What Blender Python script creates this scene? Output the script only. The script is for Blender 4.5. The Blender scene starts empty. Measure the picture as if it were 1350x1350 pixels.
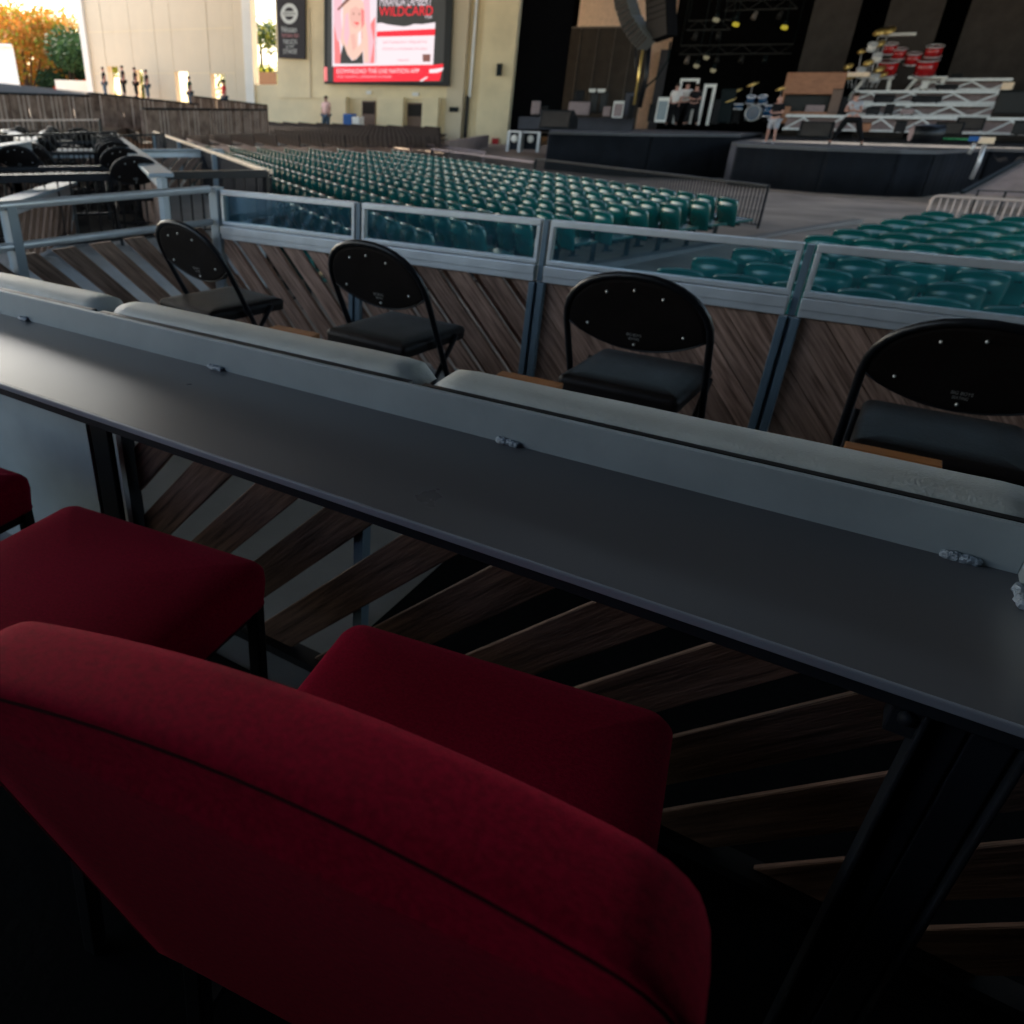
import bpy, bmesh, math, random
from mathutils import Vector, Matrix
random.seed(7)
S = bpy.context.scene
C = S.collection
R = math.radians
H = 1.2                      # camera height above the box floor (floor is z = 0)

# ------------------------------------------------------------------ camera
CX, CY, FP = 470.0, 675.0, 980.0
M = ((0.82054029, 0.57145513, 0.01235577),
     (0.28202101, -0.38595663, -0.87835165),
     (-0.49716977, 0.72420751, -0.47785532))
cam = bpy.data.cameras.new("camera")
camo = bpy.data.objects.new("camera", cam)
C.objects.link(camo)
S.camera = camo
cam.sensor_width = 36
cam.lens = FP / 1350 * 36
cam.shift_x = (675 - CX) / 1350
cam.shift_y = -(675 - CY) / 1350
cam.clip_start = 0.02
cam.clip_end = 1500
mw = Matrix.Identity(4)
for i in range(3):
    mw[i][0] = M[0][i]
    mw[i][1] = -M[1][i]
    mw[i][2] = -M[2][i]
mw[2][3] = H
camo.matrix_world = mw
cam.dof.use_dof = True
cam.dof.focus_distance = 0.8
cam.dof.aperture_fstop = 8

# ------------------------------------------------------------------ light
world = bpy.data.worlds.new("World")
S.world = world
world.use_nodes = True
nt = world.node_tree
bg = nt.nodes["Background"]
sky = nt.nodes.new("ShaderNodeTexSky")
sky.sky_type = 'NISHITA'
sky.sun_disc = False
SUN_EL, SUN_BRG = R(40), R(-72)          # bearing measured clockwise from +Y
sky.sun_elevation = SUN_EL
sky.sun_rotation = SUN_BRG
sky.air_density = 1.2
sky.dust_density = 2.5
sky.ozone_density = 0.5
nt.links.new(sky.outputs[0], bg.inputs[0])
bg.inputs[1].default_value = 0.15
sl = bpy.data.lights.new("sun", 'SUN')
sl.energy = 5.0
sl.angle = R(0.5)
sl.color = (1.0, 0.86, 0.68)
so = bpy.data.objects.new("sun", sl)
C.objects.link(so)
sd = Vector((math.sin(SUN_BRG) * math.cos(SUN_EL), math.cos(SUN_BRG) * math.cos(SUN_EL), math.sin(SUN_EL)))
so.rotation_euler = sd.to_track_quat('Z', 'Y').to_euler()
so.location = (-60, -40, 60)
S.view_settings.view_transform = 'Standard'
S.view_settings.look = 'None'
EXPO = 2.1
S.view_settings.exposure = EXPO
S.view_settings.gamma = 1
S.view_settings.use_curve_mapping = False
S.render.engine = 'CYCLES'
S.cycles.use_denoising = True
S.cycles.max_bounces = 8
S.cycles.diffuse_bounces = 5
S.cycles.glossy_bounces = 3
S.cycles.transmission_bounces = 6
S.cycles.caustics_reflective = False
S.cycles.caustics_refractive = False
S.cycles.sample_clamp_indirect = 4

# ------------------------------------------------------------------ rays from the camera position (used only to survey real places)
def ray(x, y):
    a, b = (x - CX) / FP, (y - CY) / FP
    return Vector([M[0][i] * a + M[1][i] * b + M[2][i] for i in range(3)])
def atd(x, y, d):                 # at horizontal distance d
    r = ray(x, y)
    r = r * (d / math.hypot(r.x, r.y))
    return Vector((r.x, r.y, r.z + H))
def atz(x, y, z):                 # at height z
    r = ray(x, y)
    r = r * ((z - H) / r.z)
    return Vector((r.x, r.y, z))
def atY(x, y, Y):
    r = ray(x, y)
    r = r * (Y / r.y)
    return Vector((r.x, Y, r.z + H))
def brg(p):
    return math.degrees(math.atan2(p.x, p.y))

# ------------------------------------------------------------------ materials
MATS = {}
def pmat(name, col, rough=0.6, metal=0.0, var=0.12, scale=6.0, bump=0.0, bscale=60.0, coat=0.0, sheen=0.0,
         stretch=(1, 1, 1), rnd=0.0, spec=0.5, col2=None, patch=None, trans=0.0, coatr=0.1, rvar=None):
    m = bpy.data.materials.new(name)
    m.use_nodes = True
    t = m.node_tree
    L = t.links.new
    b = t.nodes["Principled BSDF"]
    tc = t.nodes.new("ShaderNodeTexCoord")
    mp = t.nodes.new("ShaderNodeMapping")
    mp.inputs['Scale'].default_value = stretch
    L(tc.outputs['Object'], mp.inputs['Vector'])
    oi = t.nodes.new("ShaderNodeObjectInfo")
    ad = t.nodes.new("ShaderNodeVectorMath")
    ad.operation = 'MULTIPLY_ADD'
    L(oi.outputs['Random'], ad.inputs[0])
    ad.inputs[1].default_value = (37, 11, 23) if rnd else (0, 0, 0)
    L(mp.outputs[0], ad.inputs[2])
    n = t.nodes.new("ShaderNodeTexNoise")
    n.inputs['Scale'].default_value = scale
    n.inputs['Detail'].default_value = 6
    n.inputs['Roughness'].default_value = 0.6
    L(ad.outputs[0], n.inputs['Vector'])
    rp = t.nodes.new("ShaderNodeValToRGB")
    rp.color_ramp.elements[0].position = 0.3
    rp.color_ramp.elements[1].position = 0.7
    c2 = col2 or tuple(min(1, c * (1 + var)) for c in col)
    c1 = tuple(c * (1 - var) for c in col)
    rp.color_ramp.elements[0].color = (*c1, 1)
    rp.color_ramp.elements[1].color = (*c2, 1)
    L(n.outputs[0], rp.inputs[0])
    out = rp.outputs[0]
    if rnd:
        mr = t.nodes.new("ShaderNodeMapRange")
        mr.inputs['To Min'].default_value = 1 - rnd
        mr.inputs['To Max'].default_value = 1 + rnd
        L(oi.outputs['Random'], mr.inputs[0])
        h = t.nodes.new("ShaderNodeHueSaturation")
        L(mr.outputs[0], h.inputs['Value'])
        L(out, h.inputs['Color'])
        out = h.outputs[0]
    if patch:                     # a worn patch with its own place and shape: (centre, radius, colour)
        vd = t.nodes.new("ShaderNodeVectorMath")
        vd.operation = 'DISTANCE'
        n2 = t.nodes.new("ShaderNodeTexNoise")
        n2.inputs['Scale'].default_value = 45
        L(tc.outputs['Object'], n2.inputs['Vector'])
        vm = t.nodes.new("ShaderNodeVectorMath")
        vm.operation = 'MULTIPLY_ADD'
        L(n2.outputs['Color'], vm.inputs[0])
        vm.inputs[1].default_value = (0.03,) * 3
        L(tc.outputs['Object'], vm.inputs[2])
        L(vm.outputs[0], vd.inputs[0])
        vd.inputs[1].default_value = patch[0]
        mr2 = t.nodes.new("ShaderNodeMapRange")
        mr2.inputs['From Min'].default_value = patch[1] * 0.5
        mr2.inputs['From Max'].default_value = patch[1]
        mr2.inputs['To Min'].default_value = 0.75
        mr2.inputs['To Max'].default_value = 0
        L(vd.outputs['Value'], mr2.inputs[0])
        mx = t.nodes.new("ShaderNodeMixRGB")
        L(mr2.outputs[0], mx.inputs[0])
        L(out, mx.inputs[1])
        mx.inputs[2].default_value = (*patch[2], 1)
        out = mx.outputs[0]
    L(out, b.inputs['Base Color'])
    b.inputs['Roughness'].default_value = rough
    b.inputs['Metallic'].default_value = metal
    b.inputs['Coat Weight'].default_value = coat
    b.inputs['Coat Roughness'].default_value = coatr
    b.inputs['Sheen Weight'].default_value = sheen
    b.inputs['Sheen Roughness'].default_value = 0.5
    if spec == 0.5 and max(col) < 0.07 and metal < 0.3: spec = 0.12
    b.inputs['Specular IOR Level'].default_value = spec
    if sheen:
        b.inputs['Sheen Tint'].default_value = (*[min(1, c * 4 + 0.15) for c in col], 1)
    if rough > 0.15:
        mrr = t.nodes.new("ShaderNodeMapRange")
        mrr.inputs['To Min'].default_value = rough * 0.85
        mrr.inputs['To Max'].default_value = min(1, rough * 1.2)
        if rvar:                  # smears and fine scratches in the gloss
            nr = t.nodes.new("ShaderNodeTexNoise")
            nr.inputs['Scale'].default_value = rvar
            nr.inputs['Detail'].default_value = 9
            nr.inputs['Roughness'].default_value = 0.72
            nr.inputs['Distortion'].default_value = 1.2
            mq = t.nodes.new("ShaderNodeMapping")
            mq.inputs['Scale'].default_value = (0.35, 1, 1)
            mq.inputs['Rotation'].default_value = (0, 0, 0.12)
            L(tc.outputs['Object'], mq.inputs[0])
            L(mq.outputs[0], nr.inputs['Vector'])
            mrr.inputs['From Min'].default_value = 0.35
            mrr.inputs['From Max'].default_value = 0.68
            mrr.inputs['To Min'].default_value = rough * 0.93
            mrr.inputs['To Max'].default_value = rough * 1.16
            L(nr.outputs[0], mrr.inputs[0])
        else:
            L(n.outputs[0], mrr.inputs[0])
        L(mrr.outputs[0], b.inputs['Roughness'])
    if bump:
        n3 = t.nodes.new("ShaderNodeTexNoise")
        n3.inputs['Scale'].default_value = bscale
        n3.inputs['Detail'].default_value = 4
        L(ad.outputs[0], n3.inputs['Vector'])
        bp = t.nodes.new("ShaderNodeBump")
        bp.inputs['Strength'].default_value = bump
        bp.inputs['Distance'].default_value = 0.01
        L(n3.outputs[0], bp.inputs['Height'])
        L(bp.outputs[0], b.inputs['Normal'])
    if trans:
        tr = t.nodes.new("ShaderNodeBsdfTranslucent")
        ms = t.nodes.new("ShaderNodeMixShader")
        ms.inputs[0].default_value = trans
        L(out, tr.inputs[0])
        L(b.outputs[0], ms.inputs[1])
        L(tr.outputs[0], ms.inputs[2])
        L(ms.outputs[0], t.nodes["Material Output"].inputs[0])
    MATS[name] = m
    return m
def emat(name, col, st=1.0):
    m = bpy.data.materials.new(name)
    m.use_nodes = True
    b = m.node_tree.nodes["Principled BSDF"]
    b.inputs['Base Color'].default_value = (0.02, 0.02, 0.02, 1)
    b.inputs['Emission Color'].default_value = (*col, 1)
    b.inputs['Emission Strength'].default_value = st * 2 ** -EXPO
    return m

m_counter = pmat("counter_paint", (0.078, 0.083, 0.095), 0.28, 0.0, 0.03, 3, 0.012, 420, spec=0.42)
m_light = pmat("grey_paint", (0.23, 0.275, 0.30), 0.42, 0.0, 0.10, 7, 0.04, 200)
m_edge = pmat("counter_edge_paint", (0.16, 0.19, 0.24), 0.4, 0.0, 0.1, 5)
m_vinyl = pmat("cushion_vinyl", (0.37, 0.40, 0.39), 0.45, 0, 0.10, 8, 0.2, 260)
m_weld = pmat("weld_bead", (0.22, 0.27, 0.33), 0.45, 0.2, 0.25, 90, 0.8, 160)
m_alu = pmat("aluminium", (0.52, 0.55, 0.57), 0.34, 0.45, 0.08, 12, 0.05, 100)
m_post = pmat("painted_channel", (0.10, 0.15, 0.19), 0.4, 0.2, 0.1, 8)
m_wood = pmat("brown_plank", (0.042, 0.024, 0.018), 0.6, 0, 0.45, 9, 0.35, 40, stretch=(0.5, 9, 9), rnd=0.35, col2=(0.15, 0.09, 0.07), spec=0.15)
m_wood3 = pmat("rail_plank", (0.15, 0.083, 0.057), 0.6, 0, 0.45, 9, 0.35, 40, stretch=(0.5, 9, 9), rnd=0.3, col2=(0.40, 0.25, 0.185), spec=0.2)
m_wood2 = pmat("pale_plank", (0.13, 0.08, 0.055), 0.6, 0, 0.4, 9, 0.2, 40, stretch=(0.5, 9, 9), rnd=0.3, col2=(0.30, 0.19, 0.14), spec=0.2)
m_black = pmat("black_steel", (0.006, 0.007, 0.009), 0.35, 0.1, 0.2, 10, 0.03, 150, spec=0.3)
m_blackv = pmat("black_vinyl", (0.008, 0.006, 0.0055), 0.5, 0, 0.25, 10, 0.15, 120, spec=0.16)
m_rivet = pmat("rivet_metal", (0.62, 0.62, 0.58), 0.3, 0.6)
m_red = pmat("red_upholstery", (0.26, 0.0015, 0.026), 0.9, 0, 0.22, 220, 0.15, 800, sheen=0.06, spec=0.06)
m_redback = pmat("red_upholstery_worn", (0.25, 0.0015, 0.022), 0.9, 0, 0.26, 200, 0.2, 800, sheen=0.08, spec=0.06,
                 patch=((-0.015, 0.02, 0.215), 0.068, (0.045, 0.004, 0.008)))
m_seam = pmat("seam_thread", (0.03, 0.002, 0.005), 0.9)
m_floor = pmat("box_floor", (0.20, 0.225, 0.24), 0.75, 0, 0.2, 1.5, 0.1, 30)
m_darkfloor = pmat("rubber_floor_and_shade", (0.004, 0.005, 0.006), 0.9, 0, 0.3, 3, 0.2, 60, spec=0.03)
m_conc = pmat("concrete", (0.32, 0.245, 0.195), 0.85, 0, 0.5, 0.35, 0.2, 8)
m_teal = pmat("teal_plastic", (0.0015, 0.082, 0.072), 0.22, 0, 0.12, 5, 0.02, 60, rnd=0.22, coat=0.5, coatr=0.16)
m_iron = pmat("dark_iron", (0.008, 0.014, 0.016), 0.5, 0.1)
m_dseat = pmat("dark_seat_plastic", (0.022, 0.016, 0.015), 0.5, 0, 0.2, 5)
m_bseat = pmat("blue_grey_seat", (0.12, 0.14, 0.18), 0.5, 0, 0.2, 5)
m_cream = pmat("cream_wall", (0.80, 0.66, 0.42), 0.8, 0, 0.13, 0.5, 0.05, 20)
m_cream2 = pmat("cream_trim", (0.66, 0.55, 0.39), 0.75, 0, 0.04, 0.6)
m_whitewall = pmat("white_column", (0.75, 0.72, 0.64), 0.7, 0, 0.05, 1)
m_stagewall = pmat("stage_block", (0.30, 0.22, 0.19), 0.85, 0, 0.2, 2)
m_skirt = pmat("stage_skirt_cloth", (0.009, 0.0105, 0.014), 0.85, 0, 0.35, 1.2, 0.2, 10, sheen=0.05)
m_skirt2 = pmat("stage_skirt_grey", (0.06, 0.06, 0.075), 0.8, 0, 0.2, 2)
m_deck = pmat("stage_deck", (0.07, 0.072, 0.08), 0.55, 0, 0.2, 2)
m_drape = pmat("black_drape", (0.004, 0.004, 0.0045), 0.95, 0, 0.2, 3, spec=0.02)
m_scrim = pmat("grey_scrim", (0.055, 0.047, 0.043), 0.9, 0, 0.2, 1.5)
m_scrimp = pmat("scrim_seam", (0.17, 0.15, 0.14), 0.8)
m_silver = pmat("silver_truss", (0.55, 0.55, 0.56), 0.35, 0.4, 0.15, 10)
m_brownbox = pmat("orange_wood", (0.33, 0.14, 0.07), 0.5, 0, 0.25, 4, stretch=(1, 6, 6))
m_reddrum = pmat("red_drum_shell", (0.42, 0.008, 0.010), 0.25, 0, 0.1, 5, coat=0.5)
m_bluedrum = pmat("blue_drum_shell", (0.004, 0.05, 0.13), 0.25, 0, 0.1, 5, coat=0.5)
m_brass = pmat("brass", (0.72, 0.5, 0.16), 0.3, 0.7)
m_white = pmat("white_paint", (0.78, 0.76, 0.72), 0.5, 0, 0.05)
m_pinkgrey = pmat("grey_pink_case", (0.30, 0.22, 0.22), 0.6, 0, 0.15, 6)
m_skin = pmat("skin", (0.50, 0.26, 0.20), 0.6)
m_pinklit = pmat('cream_wall_pink_lit', (0.80, 0.62, 0.54), 0.8)  # pinkish light on the rear wall is put into its colour
m_leg = pmat('dark_leg_paint', (0.010, 0.013, 0.018), 0.5, 0.0, 0.2, 8)
m_roof = pmat("roof_metal", (0.055, 0.07, 0.085), 0.7, 0, 0.1, 0.3)
m_dark = pmat('dark_wall', (0.008, 0.008, 0.009), 0.9, 0, 0.2, 1, spec=0.03)
m_gold = pmat("warm_rail_cap", (0.88, 0.66, 0.46), 0.4, 0.1, 0.1)
m_tan = pmat("tan_barrier_paint", (0.58, 0.44, 0.37), 0.45, 0.1, 0.1)
m_slat = pmat("weathered_slat", (0.14, 0.085, 0.065), 0.8, 0, 0.4, 2.5, col2=(0.36, 0.25, 0.20), spec=0.1)
m_corr = pmat("dark_corrugated", (0.012, 0.015, 0.021), 0.75, 0.0, 0.2, 4)
m_bark = pmat("bark", (0.06, 0.04, 0.028), 0.9, 0, 0.3, 4, 0.5, 20)
m_asph = pmat("outside_ground", (0.42, 0.36, 0.29), 0.9, 0, 0.2, 0.1)
m_grass = pmat("outside_lawn", (0.16, 0.15, 0.05), 0.95, 0, 0.3, 0.3)
m_tape = pmat("orange_wood_table", (0.34, 0.13, 0.035), 0.6, 0, 0.2, 12, stretch=(1, 8, 8))
m_door = pmat("brown_door", (0.16, 0.10, 0.075), 0.6, 0, 0.1)
m_doord = pmat("door_glass_dark", (0.02, 0.016, 0.015), 0.3)
m_sign = pmat("banner_charcoal", (0.05, 0.046, 0.05), 0.6, 0, 0.05)
m_green = pmat("green_cloth", (0.01, 0.22, 0.06), 0.8)
m_blue = pmat("blue_tarp", (0.01, 0.10, 0.35), 0.6)
m_glassbox = None
def glass_mat():
    m = bpy.data.materials.new("tinted_glass")
    m.use_nodes = True
    t = m.node_tree
    for n in list(t.nodes):
        if n.type == 'BSDF_PRINCIPLED':
            t.nodes.remove(n)
    tr = t.nodes.new("ShaderNodeBsdfTransparent")
    tr.inputs[0].default_value = (0.80, 0.90, 0.93, 1)
    gl = t.nodes.new("ShaderNodeBsdfGlossy")
    gl.inputs['Roughness'].default_value = 0.04
    gl.inputs[0].default_value = (0.75, 0.9, 1, 1)
    df = t.nodes.new("ShaderNodeBsdfDiffuse")
    df.inputs[0].default_value = (0.10, 0.30, 0.42, 1)
    n = t.nodes.new("ShaderNodeTexNoise")
    n.inputs['Scale'].default_value = 5
    mr = t.nodes.new("ShaderNodeMapRange")
    mr.inputs['From Min'].default_value = 0.4
    mr.inputs['From Max'].default_value = 0.8
    mr.inputs['To Min'].default_value = 0.03
    mr.inputs['To Max'].default_value = 0.12
    t.links.new(n.outputs[0], mr.inputs[0])
    m1 = t.nodes.new("ShaderNodeMixShader")
    t.links.new(mr.outputs[0], m1.inputs[0])
    t.links.new(tr.outputs[0], m1.inputs[1])
    t.links.new(df.outputs[0], m1.inputs[2])
    fr = t.nodes.new("ShaderNodeFresnel")
    fr.inputs[0].default_value = 1.45
    m2 = t.nodes.new("ShaderNodeMixShader")
    t.links.new(fr.outputs[0], m2.inputs[0])
    t.links.new(m1.outputs[0], m2.inputs[1])
    t.links.new(gl.outputs[0], m2.inputs[2])
    t.links.new(m2.outputs[0], t.nodes["Material Output"].inputs[0])
    return m
m_glass = glass_mat()

# ------------------------------------------------------------------ mesh helpers
class MB:
    def __init__(s):
        s.v, s.f, s.sm = [], [], []
    def add(s, vs, fs, smooth=False):
        o = len(s.v)
        s.v += [Vector(v) for v in vs]
        s.f += [tuple(i + o for i in f) for f in fs]
        s.sm += [smooth] * len(fs)
        return s
    def box(s, c, d, mat=None):
        x, y, z = d[0] / 2, d[1] / 2, d[2] / 2
        vs = [Vector((a, b, e)) for e in (-z, z) for b in (-y, y) for a in (-x, x)]
        if mat is not None:
            vs = [mat @ v for v in vs]
        c = Vector(c)
        return s.add([v + c for v in vs], [(0, 2, 3, 1), (4, 5, 7, 6), (0, 1, 5, 4), (2, 6, 7, 3), (0, 4, 6, 2), (1, 3, 7, 5)])
    def mm(s, a, b):
        return s.box([(a[i] + b[i]) / 2 for i in range(3)], [abs(b[i] - a[i]) for i in range(3)])
    def beam(s, p, q, w, h, up=(0, 0, 1)):           # rectangular bar from p to q
        p, q = Vector(p), Vector(q)
        d = (q - p)
        l = d.length
        d.normalize()
        u = Vector(up)
        side = d.cross(u)
        if side.length < 1e-4:
            side = d.cross(Vector((0, 1, 0)))
        side.normalize()
        u = side.cross(d)
        vs = []
        for e in (p, q):
            for a, b in ((-1, -1), (1, -1), (1, 1), (-1, 1)):
                vs.append(e + side * a * w / 2 + u * b * h / 2)
        return s.add(vs, [(3, 2, 1, 0), (4, 5, 6, 7), (0, 1, 5, 4), (1, 2, 6, 5), (2, 3, 7, 6), (3, 0, 4, 7)])
    def tube(s, pts, r, n=8, closed=False, smooth=True):
        pts = [Vector(p) for p in pts]
        k = len(pts)
        rr = r if isinstance(r, (list, tuple)) else [r] * k
        vs = []
        side = None
        for i, p in enumerate(pts):
            if closed:
                d = pts[(i + 1) % k] - pts[i - 1]
            else:
                d = pts[min(i + 1, k - 1)] - pts[max(i - 1, 0)]
            d.normalize()
            if side is None:
                side = d.orthogonal().normalized()
            side = (side - d * side.dot(d))
            if side.length < 1e-5:
                side = d.orthogonal()
            side.normalize()
            up = d.cross(side)
            for j in range(n):
                a = 2 * math.pi * j / n
                vs.append(p + (side * math.cos(a) + up * math.sin(a)) * rr[i])
        fs = []
        for i in range(k if closed else k - 1):
            for j in range(n):
                a, b = i * n + j, i * n + (j + 1) % n
                c, d2 = ((i + 1) % k) * n + (j + 1) % n, ((i + 1) % k) * n + j
                fs.append((a, b, c, d2))
        s.add(vs, fs, smooth)
        if not closed:
            o = len(s.v) - k * n
            s.f.append(tuple(o + j for j in range(n))[::-1])
            s.f.append(tuple(o + (k - 1) * n + j for j in range(n)))
            s.sm += [False, False]
        return s
    def prism(s, poly, off, smooth=False):            # poly: list of 3D points (planar), off: extrusion vector
        poly = [Vector(p) for p in poly]
        off = Vector(off)
        n = len(poly)
        vs = poly + [p + off for p in poly]
        fs = [tuple(range(n))[::-1], tuple(range(n, 2 * n))] + [(i, (i + 1) % n, n + (i + 1) % n, n + i) for i in range(n)]
        return s.add(vs, fs, smooth)
    def ball(s, c, r, n=8, m=6, sc=(1, 1, 1)):
        c = Vector(c)
        vs = [c + Vector((0, 0, r * sc[2]))]
        for i in range(1, m):
            a = math.pi * i / m
            for j in range(n):
                b = 2 * math.pi * j / n
                vs.append(c + Vector((r * math.sin(a) * math.cos(b) * sc[0], r * math.sin(a) * math.sin(b) * sc[1], r * math.cos(a) * sc[2])))
        vs.append(c - Vector((0, 0, r * sc[2])))
        fs = [(0, 1 + j, 1 + (j + 1) % n) for j in range(n)]
        for i in range(m - 2):
            for j in range(n):
                fs.append((1 + i * n + j, 1 + (i + 1) * n + j, 1 + (i + 1) * n + (j + 1) % n, 1 + i * n + (j + 1) % n))
        e = len(vs) - 1
        fs += [(e, 1 + (m - 2) * n + (j + 1) % n, 1 + (m - 2) * n + j) for j in range(n)]
        return s.add(vs, fs, True)
    def merge(s, o, mat=None):
        return s.add([(mat @ v if mat is not None else v) for v in o.v], o.f, False) if not any(o.sm) else s._m(o, mat)
    def _m(s, o, mat):
        k = len(s.v)
        s.v += [(mat @ v if mat is not None else v.copy()) for v in o.v]
        s.f += [tuple(i + k for i in f) for f in o.f]
        s.sm += o.sm
        return s
    def build(s, name, mat, parent=None, world=False, bevel=0, recenter=True, segs=2, subsurf=0):
        me = bpy.data.meshes.new(name)
        vs = s.v
        if world and parent is not None:
            vs = [v - parent.location for v in vs]
        if recenter and vs:
            lo = Vector([min(v[i] for v in vs) for i in range(3)])
            hi = Vector([max(v[i] for v in vs) for i in range(3)])
            c = (lo + hi) / 2
        else:
            c = Vector((0, 0, 0))
        me.from_pydata([v - c for v in vs], [], s.f)
        me.polygons.foreach_set("use_smooth", s.sm)
        me.materials.append(mat)
        me.update()
        o = bpy.data.objects.new(name, me)
        C.objects.link(o)
        o.location = c
        if parent is not None:
            o.parent = parent
        if bevel:
            b = o.modifiers.new("bevel", 'BEVEL')
            b.width = bevel
            b.segments = segs
            b.limit_method = 'ANGLE'
        if subsurf:
            ss = o.modifiers.new("sub", 'SUBSURF')
            ss.levels = ss.render_levels = subsurf
        return o
def tag(o, label, cat, group=None, kind=None):
    if label: o['label'] = label
    if cat: o['category'] = cat
    if group: o['group'] = group
    if kind: o['kind'] = kind
    return o
def thing(name, loc, label, cat, group=None, rz=0):
    o = bpy.data.objects.new(name, None)
    o.empty_display_size = 0.1
    C.objects.link(o)
    o.location = loc
    o.rotation_euler = (0, 0, rz)
    return tag(o, label, cat, group)
def struct(o, label=None):
    o['kind'] = 'structure'
    if label: o['label'] = label
    return o
def kids(o):
    return [c for c in C.objects if c.parent == o]
def dup(root, loc, rz, label, group=None, tree=None):
    r = root.copy()
    C.objects.link(r)
    r.location = loc
    r.rotation_euler = (0, 0, rz)
    r['label'] = label
    if group: r['group'] = group
    for ch, gs in tree:
        c = ch.copy()
        C.objects.link(c)
        c.parent = r
        for g in gs:
            d = g.copy()
            C.objects.link(d)
            d.parent = c
    return r
def tree_of(o):
    return [(c, kids(c)) for c in kids(o)]
def clip(poly, u0, u1, z0, z1):
    for ax, lim, sg in ((0, u0, 1), (0, u1, -1), (1, z0, 1), (1, z1, -1)):
        out = []
        n = len(poly)
        for i in range(n):
            a, b = poly[i], poly[(i + 1) % n]
            da, db = (a[ax] - lim) * sg, (b[ax] - lim) * sg
            if da >= 0: out.append(a)
            if (da >= 0) != (db >= 0):
                t = da / (da - db)
                out.append((a[0] + t * (b[0] - a[0]), a[1] + t * (b[1] - a[1])))
        poly = out
        if len(poly) < 3: return None
    return poly
def planks(parent, org, dr, length, z0, z1, ang, w, gap, th, mat, name='plank', start=0.0, world=True):
    """diagonal boards filling a vertical rectangle: org + dr*u, heights z0..z1; th extrudes sideways"""
    dr = Vector(dr).normalized()
    nrm = Vector((dr.y, -dr.x, 0))
    ca, sa = math.cos(ang), math.sin(ang)
    step = (w + gap) / abs(sa)
    hh = (z1 - z0)
    u = -hh / abs(math.tan(ang)) - 0.3 + start
    res = []
    while u < length + hh / abs(math.tan(ang)) + 0.3:
        mid = (u, (z0 + z1) / 2)
        Lh = hh * 1.2 + 0.3
        pl = []
        for a, b in ((-Lh, -w / 2), (Lh, -w / 2), (Lh, w / 2), (-Lh, w / 2)):
            pl.append((mid[0] + a * ca - b * sa, mid[1] + a * sa + b * ca))
        pl = clip(pl, 0, length, z0, z1)
        u += step
        if not pl: continue
        ar = abs(sum(pl[i][0] * pl[(i + 1) % len(pl)][1] - pl[(i + 1) % len(pl)][0] * pl[i][1] for i in range(len(pl)))) / 2
        if ar < 0.0008: continue
        # local frame: x along the board
        cx = sum(p[0] for p in pl) / len(pl)
        cz = sum(p[1] for p in pl) / len(pl)
        loc = []
        for p in pl:
            du, dz = p[0] - cx, p[1] - cz
            loc.append(Vector((du * ca + dz * sa, 0, -du * sa + dz * ca)))
        mb = MB()
        jit = random.uniform(-0.002, 0.002)
        mb.prism([v + Vector((0, jit, 0)) for v in loc], (0, th, 0))
        o = mb.build(name, mat, parent, recenter=False, bevel=0.002, segs=1)
        X = dr * ca + Vector((0, 0, sa))
        Z = dr * -sa + Vector((0, 0, ca))
        Yv = Z.cross(X)
        m4 = Matrix.Identity(4)
        for i in range(3):
            m4[i][0], m4[i][1], m4[i][2] = X[i], Yv[i], Z[i]
        pos = Vector(org) + dr * cx
        pos.z = cz
        if world: pos = pos - parent.location
        m4.translation = pos
        o.matrix_basis = m4
        res.append(o)
    return res
ORD = ['first', 'second', 'third', 'fourth', 'fifth', 'sixth', 'seventh', 'eighth', 'ninth', 'tenth', 'eleventh', 'twelfth',
       'thirteenth', 'fourteenth', 'fifteenth', 'sixteenth', 'seventeenth', 'eighteenth', 'nineteenth', 'twentieth']
def ordn(i):
    if i < 20: return ORD[i]
    t = {2: 'twenty', 3: 'thirty', 4: 'forty'}[(i + 1) // 10]
    r = (i + 1) % 10
    return t + ('' if r == 0 else '-' + ORD[r - 1]) if r else {2: 'twentieth', 3: 'thirtieth', 4: 'fortieth'}[(i + 1) // 10]
def text(s, p, xdir, up, size, mat, parent, name='lettering', width=None, ext=0.0):
    cu = bpy.data.curves.new(name, 'FONT')
    cu.body = s
    cu.size = 1
    cu.extrude = ext
    cu.align_x = 'CENTER'
    cu.align_y = 'CENTER'
    o = bpy.data.objects.new(name, cu)
    C.objects.link(o)
    cu.materials.append(mat)
    X = Vector(xdir).normalized()
    Yv = Vector(up).normalized()
    Z = X.cross(Yv)
    bpy.context.view_layer.update()
    wd = max(o.dimensions.x, 0.01)
    hd = max(o.dimensions.y, 0.01)
    sy = size / hd
    sx = (width / wd) if width else sy
    m4 = Matrix.Identity(4)
    for i in range(3):
        m4[i][0], m4[i][1], m4[i][2] = X[i] * sx, Yv[i] * sy, Z[i]
    me = bpy.data.meshes.new_from_object(o.evaluated_get(bpy.context.evaluated_depsgraph_get()))
    bpy.data.objects.remove(o)
    sc3 = Matrix.Diagonal((sx, sy, 1, 1))
    rot = m4.copy()
    for i in range(3):
        rot[i][0], rot[i][1], rot[i][2] = X[i], Yv[i], Z[i]
    me.transform(sc3)
    if not me.materials: me.materials.append(mat)
    rot.translation = Vector(p) - (parent.location if parent else Vector((0, 0, 0)))
    o = bpy.data.objects.new(name, me)
    C.objects.link(o)
    if parent: o.parent = parent
    o.matrix_basis = rot
    return o

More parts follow.
